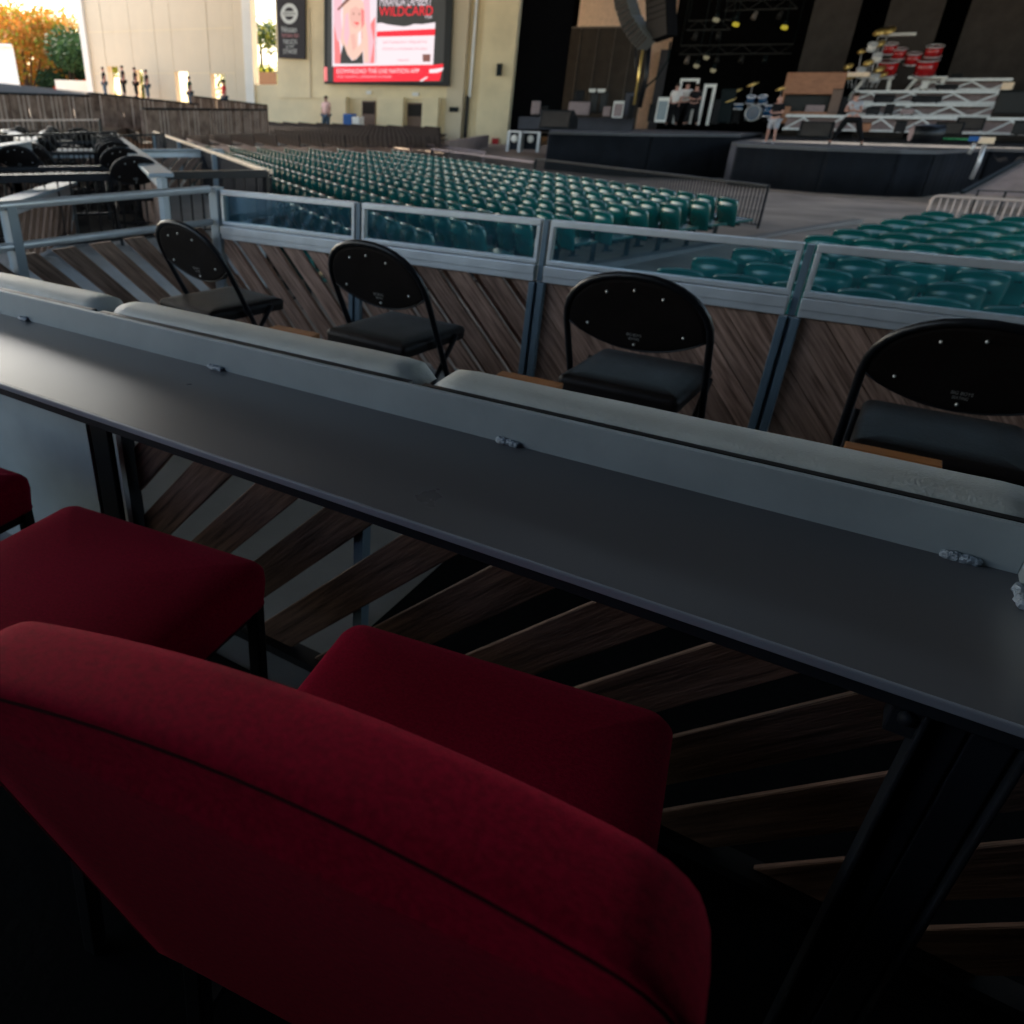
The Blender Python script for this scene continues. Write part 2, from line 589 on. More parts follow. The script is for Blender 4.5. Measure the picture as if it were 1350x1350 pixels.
# ================================================================== SETTING
def sstep(a, b, x):
    t = max(0, min(1, (x - a) / (b - a)))
    return t * t * (3 - 2 * t)
def gz(x, y):                                      # height of the seating ground
    z = -0.92 - 0.54 * sstep(16, 34, y)
    z += 0.85 * sstep(10, 20, -x) * sstep(28, 42, y)
    return z
mb = MB()
NX, NY = 60, 40
xs = [-60 + 100 * i / NX for i in range(NX + 1)]
ys = [2.0 + 62 * j / NY for j in range(NY + 1)]
vs = [(x, y, gz(x, y)) for y in ys for x in xs]
fs = [(j * (NX + 1) + i, j * (NX + 1) + i + 1, (j + 1) * (NX + 1) + i + 1, (j + 1) * (NX + 1) + i) for j in range(NY) for i in range(NX)]
mb.add(vs, fs, True)
struct(mb.build('seating_ground', m_conc), 'brown concrete ground under the seats and before the stage')
mb = MB().mm((-600, -600, -2.4), (600, 600, -2.0))
struct(mb.build('ground', m_asph), 'pale open ground around the pavilion')
# raised platform carrying the boxes
pf = [(14, 3.42), (-3.32, 3.42), (-5.6, 6.35), (-15.8, 13.9), (-40, 32), (-60, 32), (-60, -10), (14, -10)]
mb = MB().prism([(x, y, -1.6) for x, y in pf][::-1], (0, 0, 1.6))
struct(mb.build('platform_floor', m_floor), 'grey floor of the raised seating boxes')
mb = MB().prism([(-3.0, -6, 0.004), (6, -6, 0.004), (6, 1.0, 0.004), (-3.0, 1.0, 0.004)], (0, 0, 0.006))
struct(mb.build('floor_mat', m_darkfloor), 'black rubber flooring behind the counter')
mb = MB().prism([(-0.85, 1.002, 0.004), (3.5, 1.002, 0.004), (3.5, 3.2, 0.004), (-0.85, 3.2, 0.004)], (0, 0, 0.006))  # dark sheet stands in for the shade on the floor behind the planks
struct(mb.build('box_floor_shade', m_darkfloor), 'black sheet standing in for shade on the right box floor')
# roof with open sides
mb = MB()
mb.prism([(-40, -16, 14.5), (26, -16, 14.5), (26, 46, 12.5), (-22.6, 44.4, 12.5), (-40, 41.4, 12.5)][::-1], (0, 0, 0.4))
struct(mb.build('pavilion_roof', m_roof), 'dark underside of the pavilion roof')
# unseen walls added around the viewpoint to darken the near chairs
mb = MB()
mb.mm((-2.2, -2.3, 0), (7, -2.1, 3.2))
mb.mm((2.4, -2.1, 0), (2.5, 2.3, 2.3))
mb.mm((0.9, -0.35, 0), (1.0, 0.9, 0.72))
struct(mb.build('light_block_walls', m_dark), 'unseen black walls added to block light behind the counter')
mb = MB().mm((-1.3, -0.42, 0), (3.6, -0.36, 0.98))  # added blocker, keeps low light off the chair backs
struct(mb.build('low_light_blocker', m_dark), 'unseen low black panel added to shade the red chairs')
mb = MB().prism([(-1.6, -2.3, 2.3), (3.6, -2.3, 2.3), (3.6, 2.4, 2.3), (1.0, 2.2, 2.3), (-0.9, 0.4, 2.3), (-1.6, 0.0, 2.3)], (0, 0, 0.1))  # added overhead blocker, darkens the near right side
struct(mb.build('overhead_light_blocker', m_dark), 'unseen low black panel added to block light from above')

# ================================================================== COUNTER
YF, YB, ZT = 0.752, 1.066, H - 0.48
XR = 0.228
t = thing('drink_counter', (-0.6, 0.9, 0), 'long glossy dark grey steel counter running in front of the red chairs', 'counter')
mb = MB().mm((-3.2, YF, ZT - 0.006), (0.75, YB, ZT))
mb.build('counter_top', m_counter, t, True)
mb = MB().mm((-3.2, YF - 0.006, ZT - 0.010), (0.75, YF, ZT + 0.0005))
mb.build('front_edge', m_edge, t, True, bevel=0.0015)
mb = MB().mm((-3.2, YF + 0.004, ZT - 0.030), (0.75, YF + 0.03, ZT - 0.0075))
mb.build('under_rail', m_leg, t, True, bevel=0.002)
mb = MB().mm((-3.2, YB, ZT - 0.006), (XR, YB + 0.006, ZT + 0.060))
mb.mm((-3.2, YB + 0.006, ZT + 0.054), (XR, YB + 0.012, ZT + 0.060))
mb.build('backsplash', m_light, t, True, bevel=0.0015)
mb = MB().mm((XR, YF + 0.10, ZT - 0.006), (XR + 0.006, YB + 0.006, ZT + 0.060))
mb.build('end_splash', m_light, t, True, bevel=0.0015)
def weld(x0, x1, y, alongy=False):
    mb = MB()
    n = 9
    pts, rr = [], []
    for i in range(n + 1):
        f = i / n
        p = x0 + (x1 - x0) * f
        if alongy: pts.append((XR - 0.003, p, ZT + 0.004))
        else: pts.append((p, y - 0.003, ZT + 0.003 + random.uniform(-0.0008, 0.0012)))
        rr.append((0.0066 if 0 < i < n else 0.004) * random.uniform(0.75, 1.25))
    mb.tube(pts, rr, 7)
    return mb.build('weld_bead', m_weld, t, True)
for x in (30, 287, 673, 1265):
    p = atz(x, {30: 422, 287: 486, 673: 583, 1265: 737}[x], ZT)
    weld(p.x - 0.021, p.x + 0.021, YB)
weld(0.975, 1.03, 0, True)
# supports
mb = MB()
for xx, ww, yy in ((0.172, 0.006, 0.80), (0.19, 0.035, 0.815), (0.228, 0.035, 0.815), (0.252, 0.006, 0.80)):
    mb.mm((xx - ww / 2 - 0.015, yy - 0.02, 0.004), (xx + ww / 2 - 0.015, yy + 0.02, ZT - 0.031))
mb.build('leg', m_leg, t, True, bevel=0.002)
mb = MB().mm((0.128, 0.79, ZT - 0.085), (0.158, 0.83, ZT - 0.046))
mb.ball((0.143, 0.788, ZT - 0.06), 0.009, 8, 6)
mb.build('bolt_bracket', m_leg, t, True, bevel=0.002)
mb = MB().mm((-0.775, 1.12, 0.004), (-0.752, 1.15, ZT - 0.061))
mb.build('leg', m_post, t, True)
# partition under the counter
pt = thing('slatted_partition', (-0.5, 1.1, 0), 'partition of diagonal brown planks under the dark grey counter', 'partition')
mb = MB().mm((-3.2, 1.045, 0.01), (-1.545, 1.06, ZT - 0.061))
mb.build('solid_panel', m_light, pt, True)
mb = MB().mm((-1.538, 1.05, 0.01), (-1.47, 1.13, ZT - 0.061))
mb.build('post', m_black, pt, True, bevel=0.003)
mb = MB().mm((-1.462, 1.06, 0.01), (-1.452, 1.075, ZT - 0.061))
mb.build('trim_strip', m_alu, pt, True)
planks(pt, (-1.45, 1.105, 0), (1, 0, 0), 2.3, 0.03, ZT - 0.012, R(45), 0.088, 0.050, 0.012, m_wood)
mb = MB().mm((-1.45, 1.08, 0.008), (0.85, 1.13, 0.03))
mb.build('bottom_rail', m_black, pt, True)
# bench back cushions on the box side
CU = ((-2.35, -1.496, 'leftmost pale grey bolster cushion along the back of the counter'),
      (-1.482, -0.632, 'middle pale grey bolster cushion along the counter behind two folding chairs'),
      (-0.618, 0.262, 'rightmost pale grey bolster cushion along the counter below the nearest folding chairs'))
for x0, x1, lb in CU:
    n, k = 26, 12
    mb = MB()
    vs, fs = [], []
    for i in range(n + 1):
        f = i / n
        x = x0 + (x1 - x0) * f
        e = min(f, 1 - f) * (x1 - x0)
        q = min(1, e / 0.055)
        sc = math.sqrt(max(0.0, 1 - (1 - q) ** 2)) * 0.97 + 0.03
        hw, ht = 0.050 * (0.55 + 0.45 * sc), 0.033 * sc
        for j in range(k + 1):
            a = math.pi * j / k
            ex = 0.78
            cy = math.copysign(abs(math.cos(a)) ** ex, math.cos(a))
            vs.append((x, 1.150 - cy * hw, ZT + 0.040 + ht * abs(math.sin(a)) ** ex + 0.0003 * math.sin(x * 23 + j)))
    for i in range(n):
        for j in range(k):
            a = i * (k + 1) + j
            fs.append((a, a + 1, a + k + 2, a + k + 1))
    mb.add(vs, fs, True)
    th = thing('bolster_cushion', ((x0 + x1) / 2, 1.128, ZT - 0.3), lb, 'cushion', 'bolster cushions along the counter')
    mb.build('cushion_pad', m_vinyl, th, True)
    mb = MB().mm((x0 + 0.004, 1.081, ZT - 0.02), (x1 - 0.004, 1.101, ZT + 0.0585))  # black strip stands in for the shadow in the gap before the cushion
    mb.build('gap_shade_strip', m_black, th, True, bevel=0.004)

# ================================================================== RED CHAIRS
def rounded_slab(w, d, h, r, dome=0.012, n=8):
    """cushion with rounded corners, w x d, thickness h, top domed; origin at centre of underside"""
    mb = MB()
    ring = []
    for cx, cy, a0 in ((w / 2 - r, d / 2 - r, 0), (-w / 2 + r, d / 2 - r, 90), (-w / 2 + r, -d / 2 + r, 180), (w / 2 - r, -d / 2 + r, 270)):
        for i in range(n + 1):
            a = R(a0 + 90 * i / n)
            ring.append((cx, cy, math.cos(a), math.sin(a)))
    prof = [(0.0, 0.0), (0.006, -0.001), (h * 0.55, 0.004), (h * 0.8, 0.002), (h * 0.93, -0.008), (h, -0.024), (h + dome * 0.5, -0.07), (h + dome * 0.9, -0.14)]
    vs, fs = [], []
    for z, off in prof:
        for cx, cy, ca, sa in ring:
            rr = max(0.0, r + off)
            k = 1.0
            if r + off < 0:
                k = 1 + (r + off) / (min(w, d) / 2 - r)
            vs.append((cx * k + ca * rr, cy * k + sa * rr, z))
    m = len(ring)
    for i in range(len(prof) - 1):
        for j in range(m):
            fs.append((i * m + j, i * m + (j + 1) % m, (i + 1) * m + (j + 1) % m, (i + 1) * m + j))
    vs.append((0, 0, h + dome))
    o = (len(prof) - 1) * m
    fs += [(o + j, o + (j + 1) % m, len(vs) - 1) for j in range(m)]
    fs.append(tuple(range(m))[::-1])
    mb.add(vs, fs, True)
    return mb
def red_chair(loc, rz, label, worn):
    t = thing('upholstered_chair', loc, label, 'chair', 'red upholstered chairs at the counter', rz)
    # local: +Y is where the sitter faces, origin on the floor below seat centre
    sw, sdp = 0.50, 0.50
    s = rounded_slab(sw, sdp, 0.085, 0.035, 0.012)
    for v in s.v: v.z += H - 0.72 - 0.095
    s.build('seat', m_red, t, recenter=False)
    fr = MB()
    zf = H - 0.72 - 0.097
    fr.mm((-sw / 2 + 0.02, -sdp / 2 + 0.02, zf - 0.03), (sw / 2 - 0.02, sdp / 2 - 0.02, zf))
    fr.build('seat_frame', m_black, t, bevel=0.004)
    for sx in (-1, 1):
        for sy in (-1, 1):
            l = MB()
            x, y = sx * (sw / 2 - 0.022), sy * (sdp / 2 - 0.025)
            l.beam((x, y + (-0.03 if sy < 0 else 0), 0), (x, y, zf - 0.0), 0.026, 0.026, (0, 1, 0))
            l.build('leg', m_black, t, bevel=0.003)
    for sx in (-1, 1):
        l = MB()
        x = sx * (sw / 2 - 0.022)
        l.beam((x, -sdp / 2 + 0.02, 0.16), (x, sdp / 2 - 0.03, 0.16), 0.018, 0.018)
        l.build('stretcher', m_black, t)
    # backrest: thick pad, rounded top corners, narrowing to the seat, leaning back
    n = 40
    lean = math.tan(R(15))
    z0, z1 = H - 0.72 - 0.06, H - 0.309
    wt, wb = 0.480, 0.43
    hh = z1 - z0
    outline = []
    r = 0.05
    def halfw(z):
        f = max(0, min(1, (z - z0) / (hh * 0.80)))
        return (wb + (wt - wb) * (f ** 0.9)) / 2
    # right side going up, over the top, left side down
    side = [(halfw(z0 + (hh - r) * i / 10), z0 + (hh - r) * i / 10) for i in range(11)]
    hw = side[-1][0]
    arc = [(hw - r + r * math.cos(R(a)), z1 - r + r * math.sin(R(a))) for a in (15, 30, 45, 60, 75, 90)]
    top = [(x, z1 + 0.010 * (1 - (x / (hw - r)) ** 2)) for x in [(hw - r) * (1 - 2 * i / 14) for i in range(1, 14)]]
    outline = side + arc + top + [(-a, b) for a, b in reversed(arc)] + [(-a, b) for a, b in reversed(side)]
    m = len(outline)
    T = 0.078
    def sec(off, yy):
        res = []
        cz = z0 + hh * 0.5
        for i, (x, z) in enumerate(outline):
            a = outline[max(i - 1, 0)]
            b = outline[min(i + 1, m - 1)]
            d = Vector((b[0] - a[0], b[1] - a[1])).normalized()
            nx, nz = d.y, -d.x
            zz = z + nz * off
            if i == 0 or i == m - 1: zz = z
            xx = x + nx * off
            bow = 0.018 * (1 - (xx / 0.24) ** 2)
            res.append((xx, -sdp / 2 - 0.028 + yy - (zz - z0) * lean + bow, zz))
        return res
    prof = [(-0.030, T * 0.5 + 0.004), (-0.012, T * 0.5), (-0.003, T * 0.42), (0.0, T * 0.28), (0.001, 0.0), (0.0, -T * 0.30), (-0.002, -T * 0.42), (-0.005, -T * 0.47), (-0.008, -T * 0.462), (-0.012, -T * 0.49), (-0.04, -T * 0.52)]
    vs, fs = [], []
    for off, yy in prof: vs += sec(off, yy)
    for k in range(len(prof) - 1):
        for i in range(m - 1):
            fs.append((k * m + i, k * m + i + 1, (k + 1) * m + i + 1, (k + 1) * m + i))
    # faces: strips between mirrored outline points
    def capf(k, sgn):
        off, yy = prof[k]
        o = k * m
        for i in range(m // 2):
            a, b, c, d = o + i, o + i + 1, o + m - 2 - i, o + m - 1 - i
            if b == c: 
                f = (a, b, d)
            elif b > c: continue
            else: f = (a, b, c, d)
            fs.append(f if sgn > 0 else f[::-1])
    capf(0, -1)
    capf(len(prof) - 1, 1)
    bmk = MB().add(vs, fs, True)
    bk = bmk.build('backrest', m_redback if worn else m_red, t)
    # piping seam along the rear edge
    sm = MB()
    pts = [Vector(p) for p in sec(-0.0085, -T * 0.468)]
    sm.tube(pts, 0.0013, 6)
    so_ = sm.build('seam', m_seam, None)
    so_.parent = bk
    so_.location = so_.location - bk.location
    for sx in (-1, 1):
        l = MB()
        l.beam((sx * 0.13, -sdp / 2 + 0.0, z0 - 0.10), (sx * 0.13, -sdp / 2 - 0.02 - 0.02, z0 + 0.06), 0.03, 0.012, (0, 1, 0))
        l.build('back_bracket', m_black, t)
    return t
def chair_at(fc, yaw, label, worn=False):          # fc: centre of the seat's front edge
    rz = R(yaw)
    d = 0.25
    loc = (fc[0] + math.sin(rz) * d, fc[1] - math.cos(rz) * d, 0.0)
    return red_chair(loc, rz, label, worn)
chair_at((-0.318, 0.854), 9.4, 'nearest red upholstered chair, its worn backrest turned to the camera', True)
chair_at((-1.03, 0.830), 7.0, 'red upholstered chair left of the nearest one, only its seat in view')
chair_at((-1.70, 0.80), 6.0, 'red upholstered chair farthest left, tucked beside the pale counter panel')

# ================================================================== FOLDING CHAIRS
def folding_chair(loc, rz, label, group):
    t = thing('folding_chair', loc, label, 'folding chair', group, rz)
    W = 0.225
    rt = 0.0115
    # front legs + back frame: one bent tube each side joined over the top. +Y front. back at y=-0.20
    zs = H - 0.76
    for_top = 0.775
    pts = []
    def bf(z):                      # y of the frame at height z (leans back)
        return 0.20 - (z / 0.78) * 0.40
    left = [(-W + 0.005, bf(0.0), 0.0), (-W, bf(0.2), 0.2), (-W, bf(0.42), 0.42), (-W, bf(0.55), 0.55), (-W, bf(0.60), 0.60)]
    arc = []
    for i in range(1, 16):
        a = math.pi * (1 - i / 16)
        x = W * math.copysign(abs(math.cos(a)) ** 0.9, math.cos(a))
        z = 0.60 + 0.175 * abs(math.sin(a)) ** 0.9
        arc.append((x, bf(z), z))
    right = [(-x, y, z) for x, y, z in left[::-1]]
    mb = MB().tube(left + arc + right, rt, 8)
    mb.build('frame', m_black, t, recenter=False)
    mb = MB()
    # rear legs
    for s in (-1, 1):
        mb2 = MB().tube([(s * (W - 0.02), 0.13, 0.42), (s * (W - 0.022), -0.05, 0.2), (s * (W - 0.022), -0.215, 0.0)], 0.0105, 8)
        mb2.build('rear_leg', m_black, t)
    MB().tube([(-W + 0.02, -0.13, 0.10), (W - 0.02, -0.13, 0.10)], 0.008, 6).build('crossbar', m_black, t)
    MB().tube([(-W, bf(0.16), 0.16), (W, bf(0.16), 0.16)], 0.008, 6).build('crossbar', m_black, t)
    # seat pad: trapezoid, thick
    mb = MB()
    prof = [(0.0, 0.014), (-0.001, 0.018), (0.0, 0.034), (0.002, 0.046), (-0.006, 0.057), (-0.022, 0.063), (-0.07, 0.066)]
    def seat_ring(off, z):
        r = []
        y0, y1 = -0.195, 0.225
        for (cx, cy, a0, rr) in ((0.165, y1 - 0.03, 0, 0.03), (-0.165, y1 - 0.03, 90, 0.03), (-0.175, y0 + 0.02, 180, 0.02), (0.175, y0 + 0.02, 270, 0.02)):
            for i in range(5):
                a = R(a0 + 90 * i / 4)
                q = rr + off if rr + off > 0 else 0
                k = 1 + min(0, rr + off) / 0.17
                r.append((cx * k + q * math.cos(a), (cy - 0.015) * k + 0.015 + q * math.sin(a), z))
        return r
    vs, fs = [], []
    for off, z in prof: vs += seat_ring(off, zs - 0.064 + z)
    m = 20
    for k in range(len(prof) - 1):
        for i in range(m): fs.append((k * m + i, k * m + (i + 1) % m, (k + 1) * m + (i + 1) % m, (k + 1) * m + i))
    fs.append(tuple(range(m))[::-1])
    fs.append(tuple(range((len(prof) - 1) * m, len(prof) * m)))
    MB().add(vs, fs, True).build('seat', m_blackv, t, recenter=False)
    # back panel: top follows the frame, bottom an upward lens curve
    outl = []
    for i in range(17):
        a = math.pi * (1 - i / 16)
        outl.append(((W - 0.006) * math.copysign(abs(math.cos(a)) ** 0.9, math.cos(a)), 0.598 + 0.170 * abs(math.sin(a)) ** 0.9))
    for i in range(1, 12):
        f = i / 12
        x = (W - 0.006) * (1 - 2 * f)
        outl.append((x, 0.598 - 0.072 * (1 - (x / W) ** 2)))
    thk = 0.022
    vs = []
    n = len(outl)
    for yy in (-0.004, thk):
        for x, z in outl: vs.append((x, bf(z) + yy + 0.018 * (1 - (x / W) ** 2) * 0, z))
    for x, z in outl:
        vs.append((x * 0.93, bf(0.62 + (z - 0.62) * 0.9) - 0.008, 0.62 + (z - 0.62) * 0.9))
    fs = [tuple(range(2 * n, 3 * n))[::1]] + [tuple(range(n, 2 * n))[::-1]]
    for i in range(n):
        j = (i + 1) % n
        fs.append((i, j, n + j, n + i)[::-1])
        fs.append((i, j, 2 * n + j, 2 * n + i))
    bp = MB().add(vs, fs).build('back_panel', m_blackv, t, bevel=0.002)
    MB().tube([(x, bf(z) - 0.004, z) for x, z in outl[16:] + outl[:1]], 0.0035, 6).build('panel_trim', m_black, t)
    for x, z in ((-0.085, 0.715), (0.0, 0.732), (0.085, 0.715), (-0.15, 0.60), (0.15, 0.60), (0.0, 0.548)):
        rv = MB().ball((x, bf(z) - 0.010, z), 0.0048, 8, 6)
        rv.build('rivet', m_rivet, t)
    X, U = Vector((1, 0, 0)), Vector((0, -0.456, 0.89)).normalized()
    for s_, zz, wd, hh_ in (("BIG BOYS", 0.582, 0.046, 0.011), ("SEATING", 0.568, 0.034, 0.010)):
        o = text(s_, Vector((0, 0, 0)), X, U, hh_, m_rivet, None, 'badge_lettering', width=wd)
        o.parent = t
        o.location = Vector((0.0, bf(zz) - 0.0105, zz))
    return t
FG = 'black folding chairs along the glass rail'
fc = folding_chair((-0.60, 2.515, 0), R(-2), 'third black folding chair from the left, backing the rightmost bolster cushion', FG)
bpy.context.view_layer.update()
ftree = tree_of(fc)
dup(fc, (0.24, 2.465, 0), R(-1), 'nearest black folding chair, cut by the right edge of the photo', FG, ftree)
dup(fc, (-1.545, 2.50, 0), R(-6), 'second black folding chair from the left, set before the planks', FG, ftree)
dup(fc, (-2.44, 2.44, 0), R(-9), 'leftmost black folding chair in the box, near the corner post', FG, ftree)
# small wooden tables between the folding chairs
for i, (xa, lb) in enumerate(((-1.73, 'orange wooden side table between the two leftmost folding chairs'),
                              (-0.81, 'orange wooden side table between the second and third folding chairs'),
                              (0.13, 'orange wooden side table between the third and the nearest folding chair'))):
    t = thing('side_table', (xa, 1.98, 0), lb, 'table', 'small side tables between the folding chairs')
    for k in range(3):
        MB().mm((-0.10, 0.00 + k * 0.05, H - 0.738), (0.10, 0.045 + k * 0.05, H - 0.72)).build('board', m_tape, t, bevel=0.002)
    for sx in (-1, 1):
        for sy in (-1, 1):
            MB().mm((sx * 0.085 - 0.01, 0.07 + sy * 0.06 - 0.01, 0), (sx * 0.085 + 0.01, 0.07 + sy * 0.06 + 0.01, H - 0.739)).build('leg', m_black, t)

# ================================================================== GLASS RAIL OF THE BOX
YR = 3.3
XP = [-3.26, -2.272, -1.28, -0.262, 0.75, 1.76]
t = thing('glass_guard_rail', (-0.75, YR, 0), 'aluminium guard rail with glass panes above diagonal brown planks', 'railing')
zt, zb1, zb0 = H - 0.415, H - 0.60, H - 0.675
for i in range(5):
    x0, x1 = XP[i] + 0.022, XP[i + 1] - 0.022
    if i == 0: x0 += 0.02
    f = MB()
    f.mm((x0, YR - 0.015, zt - 0.028), (x1, YR + 0.015, zt))
    f.mm((x0, YR - 0.015, zb1 - 0.002), (x1, YR + 0.015, zb1 + 0.018))
    f.mm((x0, YR - 0.0148, zb1 + 0.018), (x0 + 0.018, YR + 0.0148, zt - 0.028))
    f.mm((x1 - 0.018, YR - 0.0148, zb1 + 0.018), (x1, YR + 0.0148, zt - 0.028))
    fo = f.build('pane_frame', m_alu, t, True, bevel=0.003)
    g = MB().mm((x0 + 0.016, YR - 0.004, zb1 + 0.016), (x1 - 0.016, YR + 0.004, zt - 0.026)).build('glass_pane', m_glass, t, True)
    r = MB().mm((x0, YR - 0.03, zb0), (x1, YR + 0.02, zb1 - 0.004))
    r.mm((x0, YR - 0.036, zb0 + 0.028), (x1, YR - 0.03, zb1 - 0.004))
    r.build('lower_rail', m_alu, t, True, bevel=0.003)
for i, x in enumerate(XP):
    w = 0.02
    if i == 0:
        MB().mm((x - 0.035, YR - 0.03, 0), (x + 0.03, YR + 0.03, zt + 0.012)).build('corner_post', m_light, t, True, bevel=0.004)
        continue
    MB().mm((x - 0.012, YR - 0.014, zb0), (x + 0.012, YR + 0.02, zt - 0.004)).build('post', m_post, t, True, bevel=0.002)
    p = MB().mm((x - 0.036, YR - 0.045, 0.0), (x - 0.008, YR - 0.012, zb0 - 0.002))
    p.mm((x + 0.008, YR - 0.045, 0.0), (x + 0.036, YR - 0.012, zb0 - 0.002))
    p.mm((x - 0.008, YR - 0.025, 0.0), (x + 0.008, YR - 0.013, zb0 - 0.002))
    p.build('channel_post', m_post, t, True, bevel=0.003)
planks(t, (-3.22, YR - 0.01, 0), (1, 0, 0), 1.92, 0.02, zb0 - 0.003, R(-46), 0.086, 0.036, 0.02, m_wood3)
planks(t, (-3.22, YR + 0.075, 0), (1, 0, 0), 1.92, 0.02, zb0 - 0.003, R(-46), 0.086, 0.036, 0.02, m_wood3, start=0.085)
planks(t, (-1.28, YR - 0.01, 0), (1, 0, 0), 3.4, 0.02, zb0 - 0.003, R(-49), 0.089, 0.001, 0.02, m_wood3)
# side railing of the box
t = thing('side_railing', (-3.3, 1.9, 0), 'grey two-bar side railing of the box above spaced diagonal planks', 'railing')
XS = -3.27
MB().tube([(XS, 0.3, H - 0.378), (XS, 3.25, H - 0.412)], 0.020, 10).build('top_bar', m_alu, t, True)
MB().tube([(XS, 0.3, H - 0.545), (XS, 3.25, H - 0.585)], 0.019, 10).build('mid_bar', m_alu, t, True)
for yy in (0.75, 2.02):
    MB().mm((XS - 0.02, yy - 0.025, 0), (XS + 0.02, yy + 0.025, H - 0.40)).build('post', m_light, t, True, bevel=0.003)
planks(t, (XS - 0.01, 0.3, 0), (0, 1, 0), 2.96, 0.02, H - 0.61, R(-43), 0.085, 0.06, 0.022, m_wood2)
# pale cables/battens lying outside the left railing are real floor strips
# ================================================================== LEFT NEIGHBOUR BOXES
def baluster_fence(p, q, top, base, label, group=None, railm=None, mat=None, n=None, name='baluster_fence', rail=0.03, ballr=0.006, endpost=True):
    p, q = Vector(p), Vector(q)
    o = thing(name, ((p + q) / 2).to_tuple()[:2] + (base,), label, 'fence', group)
    L_ = (q - p).length
    d = (q - p).normalized()
    a = Vector((p.x, p.y, top)); b = Vector((q.x, q.y, top))
    MB().beam(a, b, rail * 1.3, rail).build('top_rail', railm or mat or m_black, o, True, bevel=0.003)
    a2, b2 = a.copy(), b.copy(); a2.z = b2.z = base + 0.08
    MB().beam(a2, b2, 0.03, 0.025).build('bottom_rail', mat or m_black, o, True)
    n = n or int(L_ / 0.11)
    mb = MB()
    for i in range(1, n):
        c = p + d * L_ * i / n
        mb.beam((c.x, c.y, base + 0.09), (c.x, c.y, top - rail / 2), ballr * 2, ballr * 2, (0, 1, 0))
    bb = mb.build('balusters', mat or m_black, o, True)
    bb['kind'] = 'stuff'
    for e in (p, q) if endpost else ():
        MB().mm((e.x - 0.025, e.y - 0.025, base), (e.x + 0.025, e.y + 0.025, top + 0.02)).build('post', mat or m_black, o, True)
    return o
# corrugated fence along the teal seats; sky glow is put into its rail colour
A, B = Vector((-15.8, 14.0)), Vector((-5.55, 6.42))
t = thing('corrugated_fence', (-10.6, 10.2, 0), 'dark corrugated fence with a top rail tinted as warmly lit beside the teal seats', 'fence')
d = (B - A).normalized()
L_ = (B - A).length
MB().beam((A.x, A.y, H - 0.585), (B.x, B.y, H - 0.60), 0.06, 0.035).build('top_rail', m_gold, t, True, bevel=0.004)
mb = MB()
k = int(L_ / 0.07)
nn = Vector((-d.y, d.x))
for i in range(k):
    o1 = 0.012 if i % 2 else -0.012
    a, b = A + d * L_ * i / k, A + d * L_ * (i + 1) / k
    a, b = a + nn * o1, b + nn * o1
    mb.beam((a.x, a.y, 0.30), (b.x, b.y, 0.30), 0.008, 0.56)
mb.build('corrugated_panel', m_corr, t, True)['kind'] = 'stuff'
for f in (0.02, 0.20, 0.42, 0.74):
    c = A + d * L_ * f - nn * 0.05
    MB().beam((c.x, c.y, 0.0), (c.x, c.y, H - 0.60), 0.07, 0.05, (d.x, d.y, 0)).build('post', m_light, t, True, bevel=0.004)
bf1 = baluster_fence((-5.55, 6.35), (-6.75, 4.3), H - 0.605, 0, 'black balustrade crossing just beyond the left side railing', 'black balustrades of the left boxes', rail=0.07)
baluster_fence((-6.75, 4.3), (-9.5, -0.4), H - 0.605, 0, 'black balustrade running off the left edge of the photo', 'black balustrades of the left boxes', rail=0.07)
baluster_fence(atd(-20, 156, 15.5), atd(130, 152, 17), 0.93, 0, 'far black balustrade with pinkish cap at the left edge', 'black balustrades of the left boxes', railm=m_tan)
baluster_fence(atd(120, 161, 13.5), atd(215, 178, 15), 0.75, 0, 'black balustrade joining the far end of the warm railed fence', 'black balustrades of the left boxes')
baluster_fence(atd(-20, 172, 11.5), atd(150, 166, 13.5), 0.82, 0, 'second black balustrade crossing the left boxes', 'black balustrades of the left boxes')
def slat_part(a, b, top, label, pale=True):
    a, b = Vector(a), Vector(b)
    o = thing('slat_partition', ((a.x + b.x) / 2, (a.y + b.y) / 2, 0), label, 'partition', 'plank partitions of the left boxes')
    MB().beam((a.x, a.y, top), (b.x, b.y, top), 0.20, 0.03).build('cap_shelf', m_light, o, True, bevel=0.004)
    MB().beam((a.x, a.y, top - 0.06), (b.x, b.y, top - 0.06), 0.05, 0.085).build('rail', m_alu, o, True)
    dd = (b - a)
    planks(o, (a.x, a.y, 0), (dd.x, dd.y, 0), dd.length, 0.02, top - 0.105, R(-46), 0.09, 0.05, 0.02, m_wood2)
    for e in (a, b):
        MB().mm((e.x - 0.03, e.y - 0.03, 0), (e.x + 0.03, e.y + 0.03, top - 0.02)).build('post', m_light, o, True)
    return o
slat_part((-13.6, 10.9), (-5.05, 4.5), H - 0.50, 'long partition with a pale shelf beside the corrugated fence')
slat_part((-14.2, 9.0), (-9.9, 6.6), H - 0.45, 'plank partition with pale shelf standing farther left in the boxes')
slat_part((-9.9, 6.6), (-8.2, 4.7), H - 0.45, 'short plank partition turning towards the camera in the left boxes')
slat_part((-7.0, 5.0), (-5.9, 3.6), H - 0.70, 'low plank partition right behind the side railing')
slat_part((-9.3, 9.6), (-12.2, 5.6), H - 0.62, 'plank partition crossing the far left boxes')
slat_part((-16.5, 11.5), (-11.5, 7.7), H - 0.55, 'farthest plank partition at the left edge')
slat_part((-8.6, 3.6), (-7.2, 1.6), H - 0.72, 'low plank partition at the left edge behind the balustrade')
baluster_fence((-7.5, 6.3), (-9.4, 3.2), H - 0.64, 0, 'black balustrade beyond the short plank partition', 'black balustrades of the left boxes', rail=0.05)
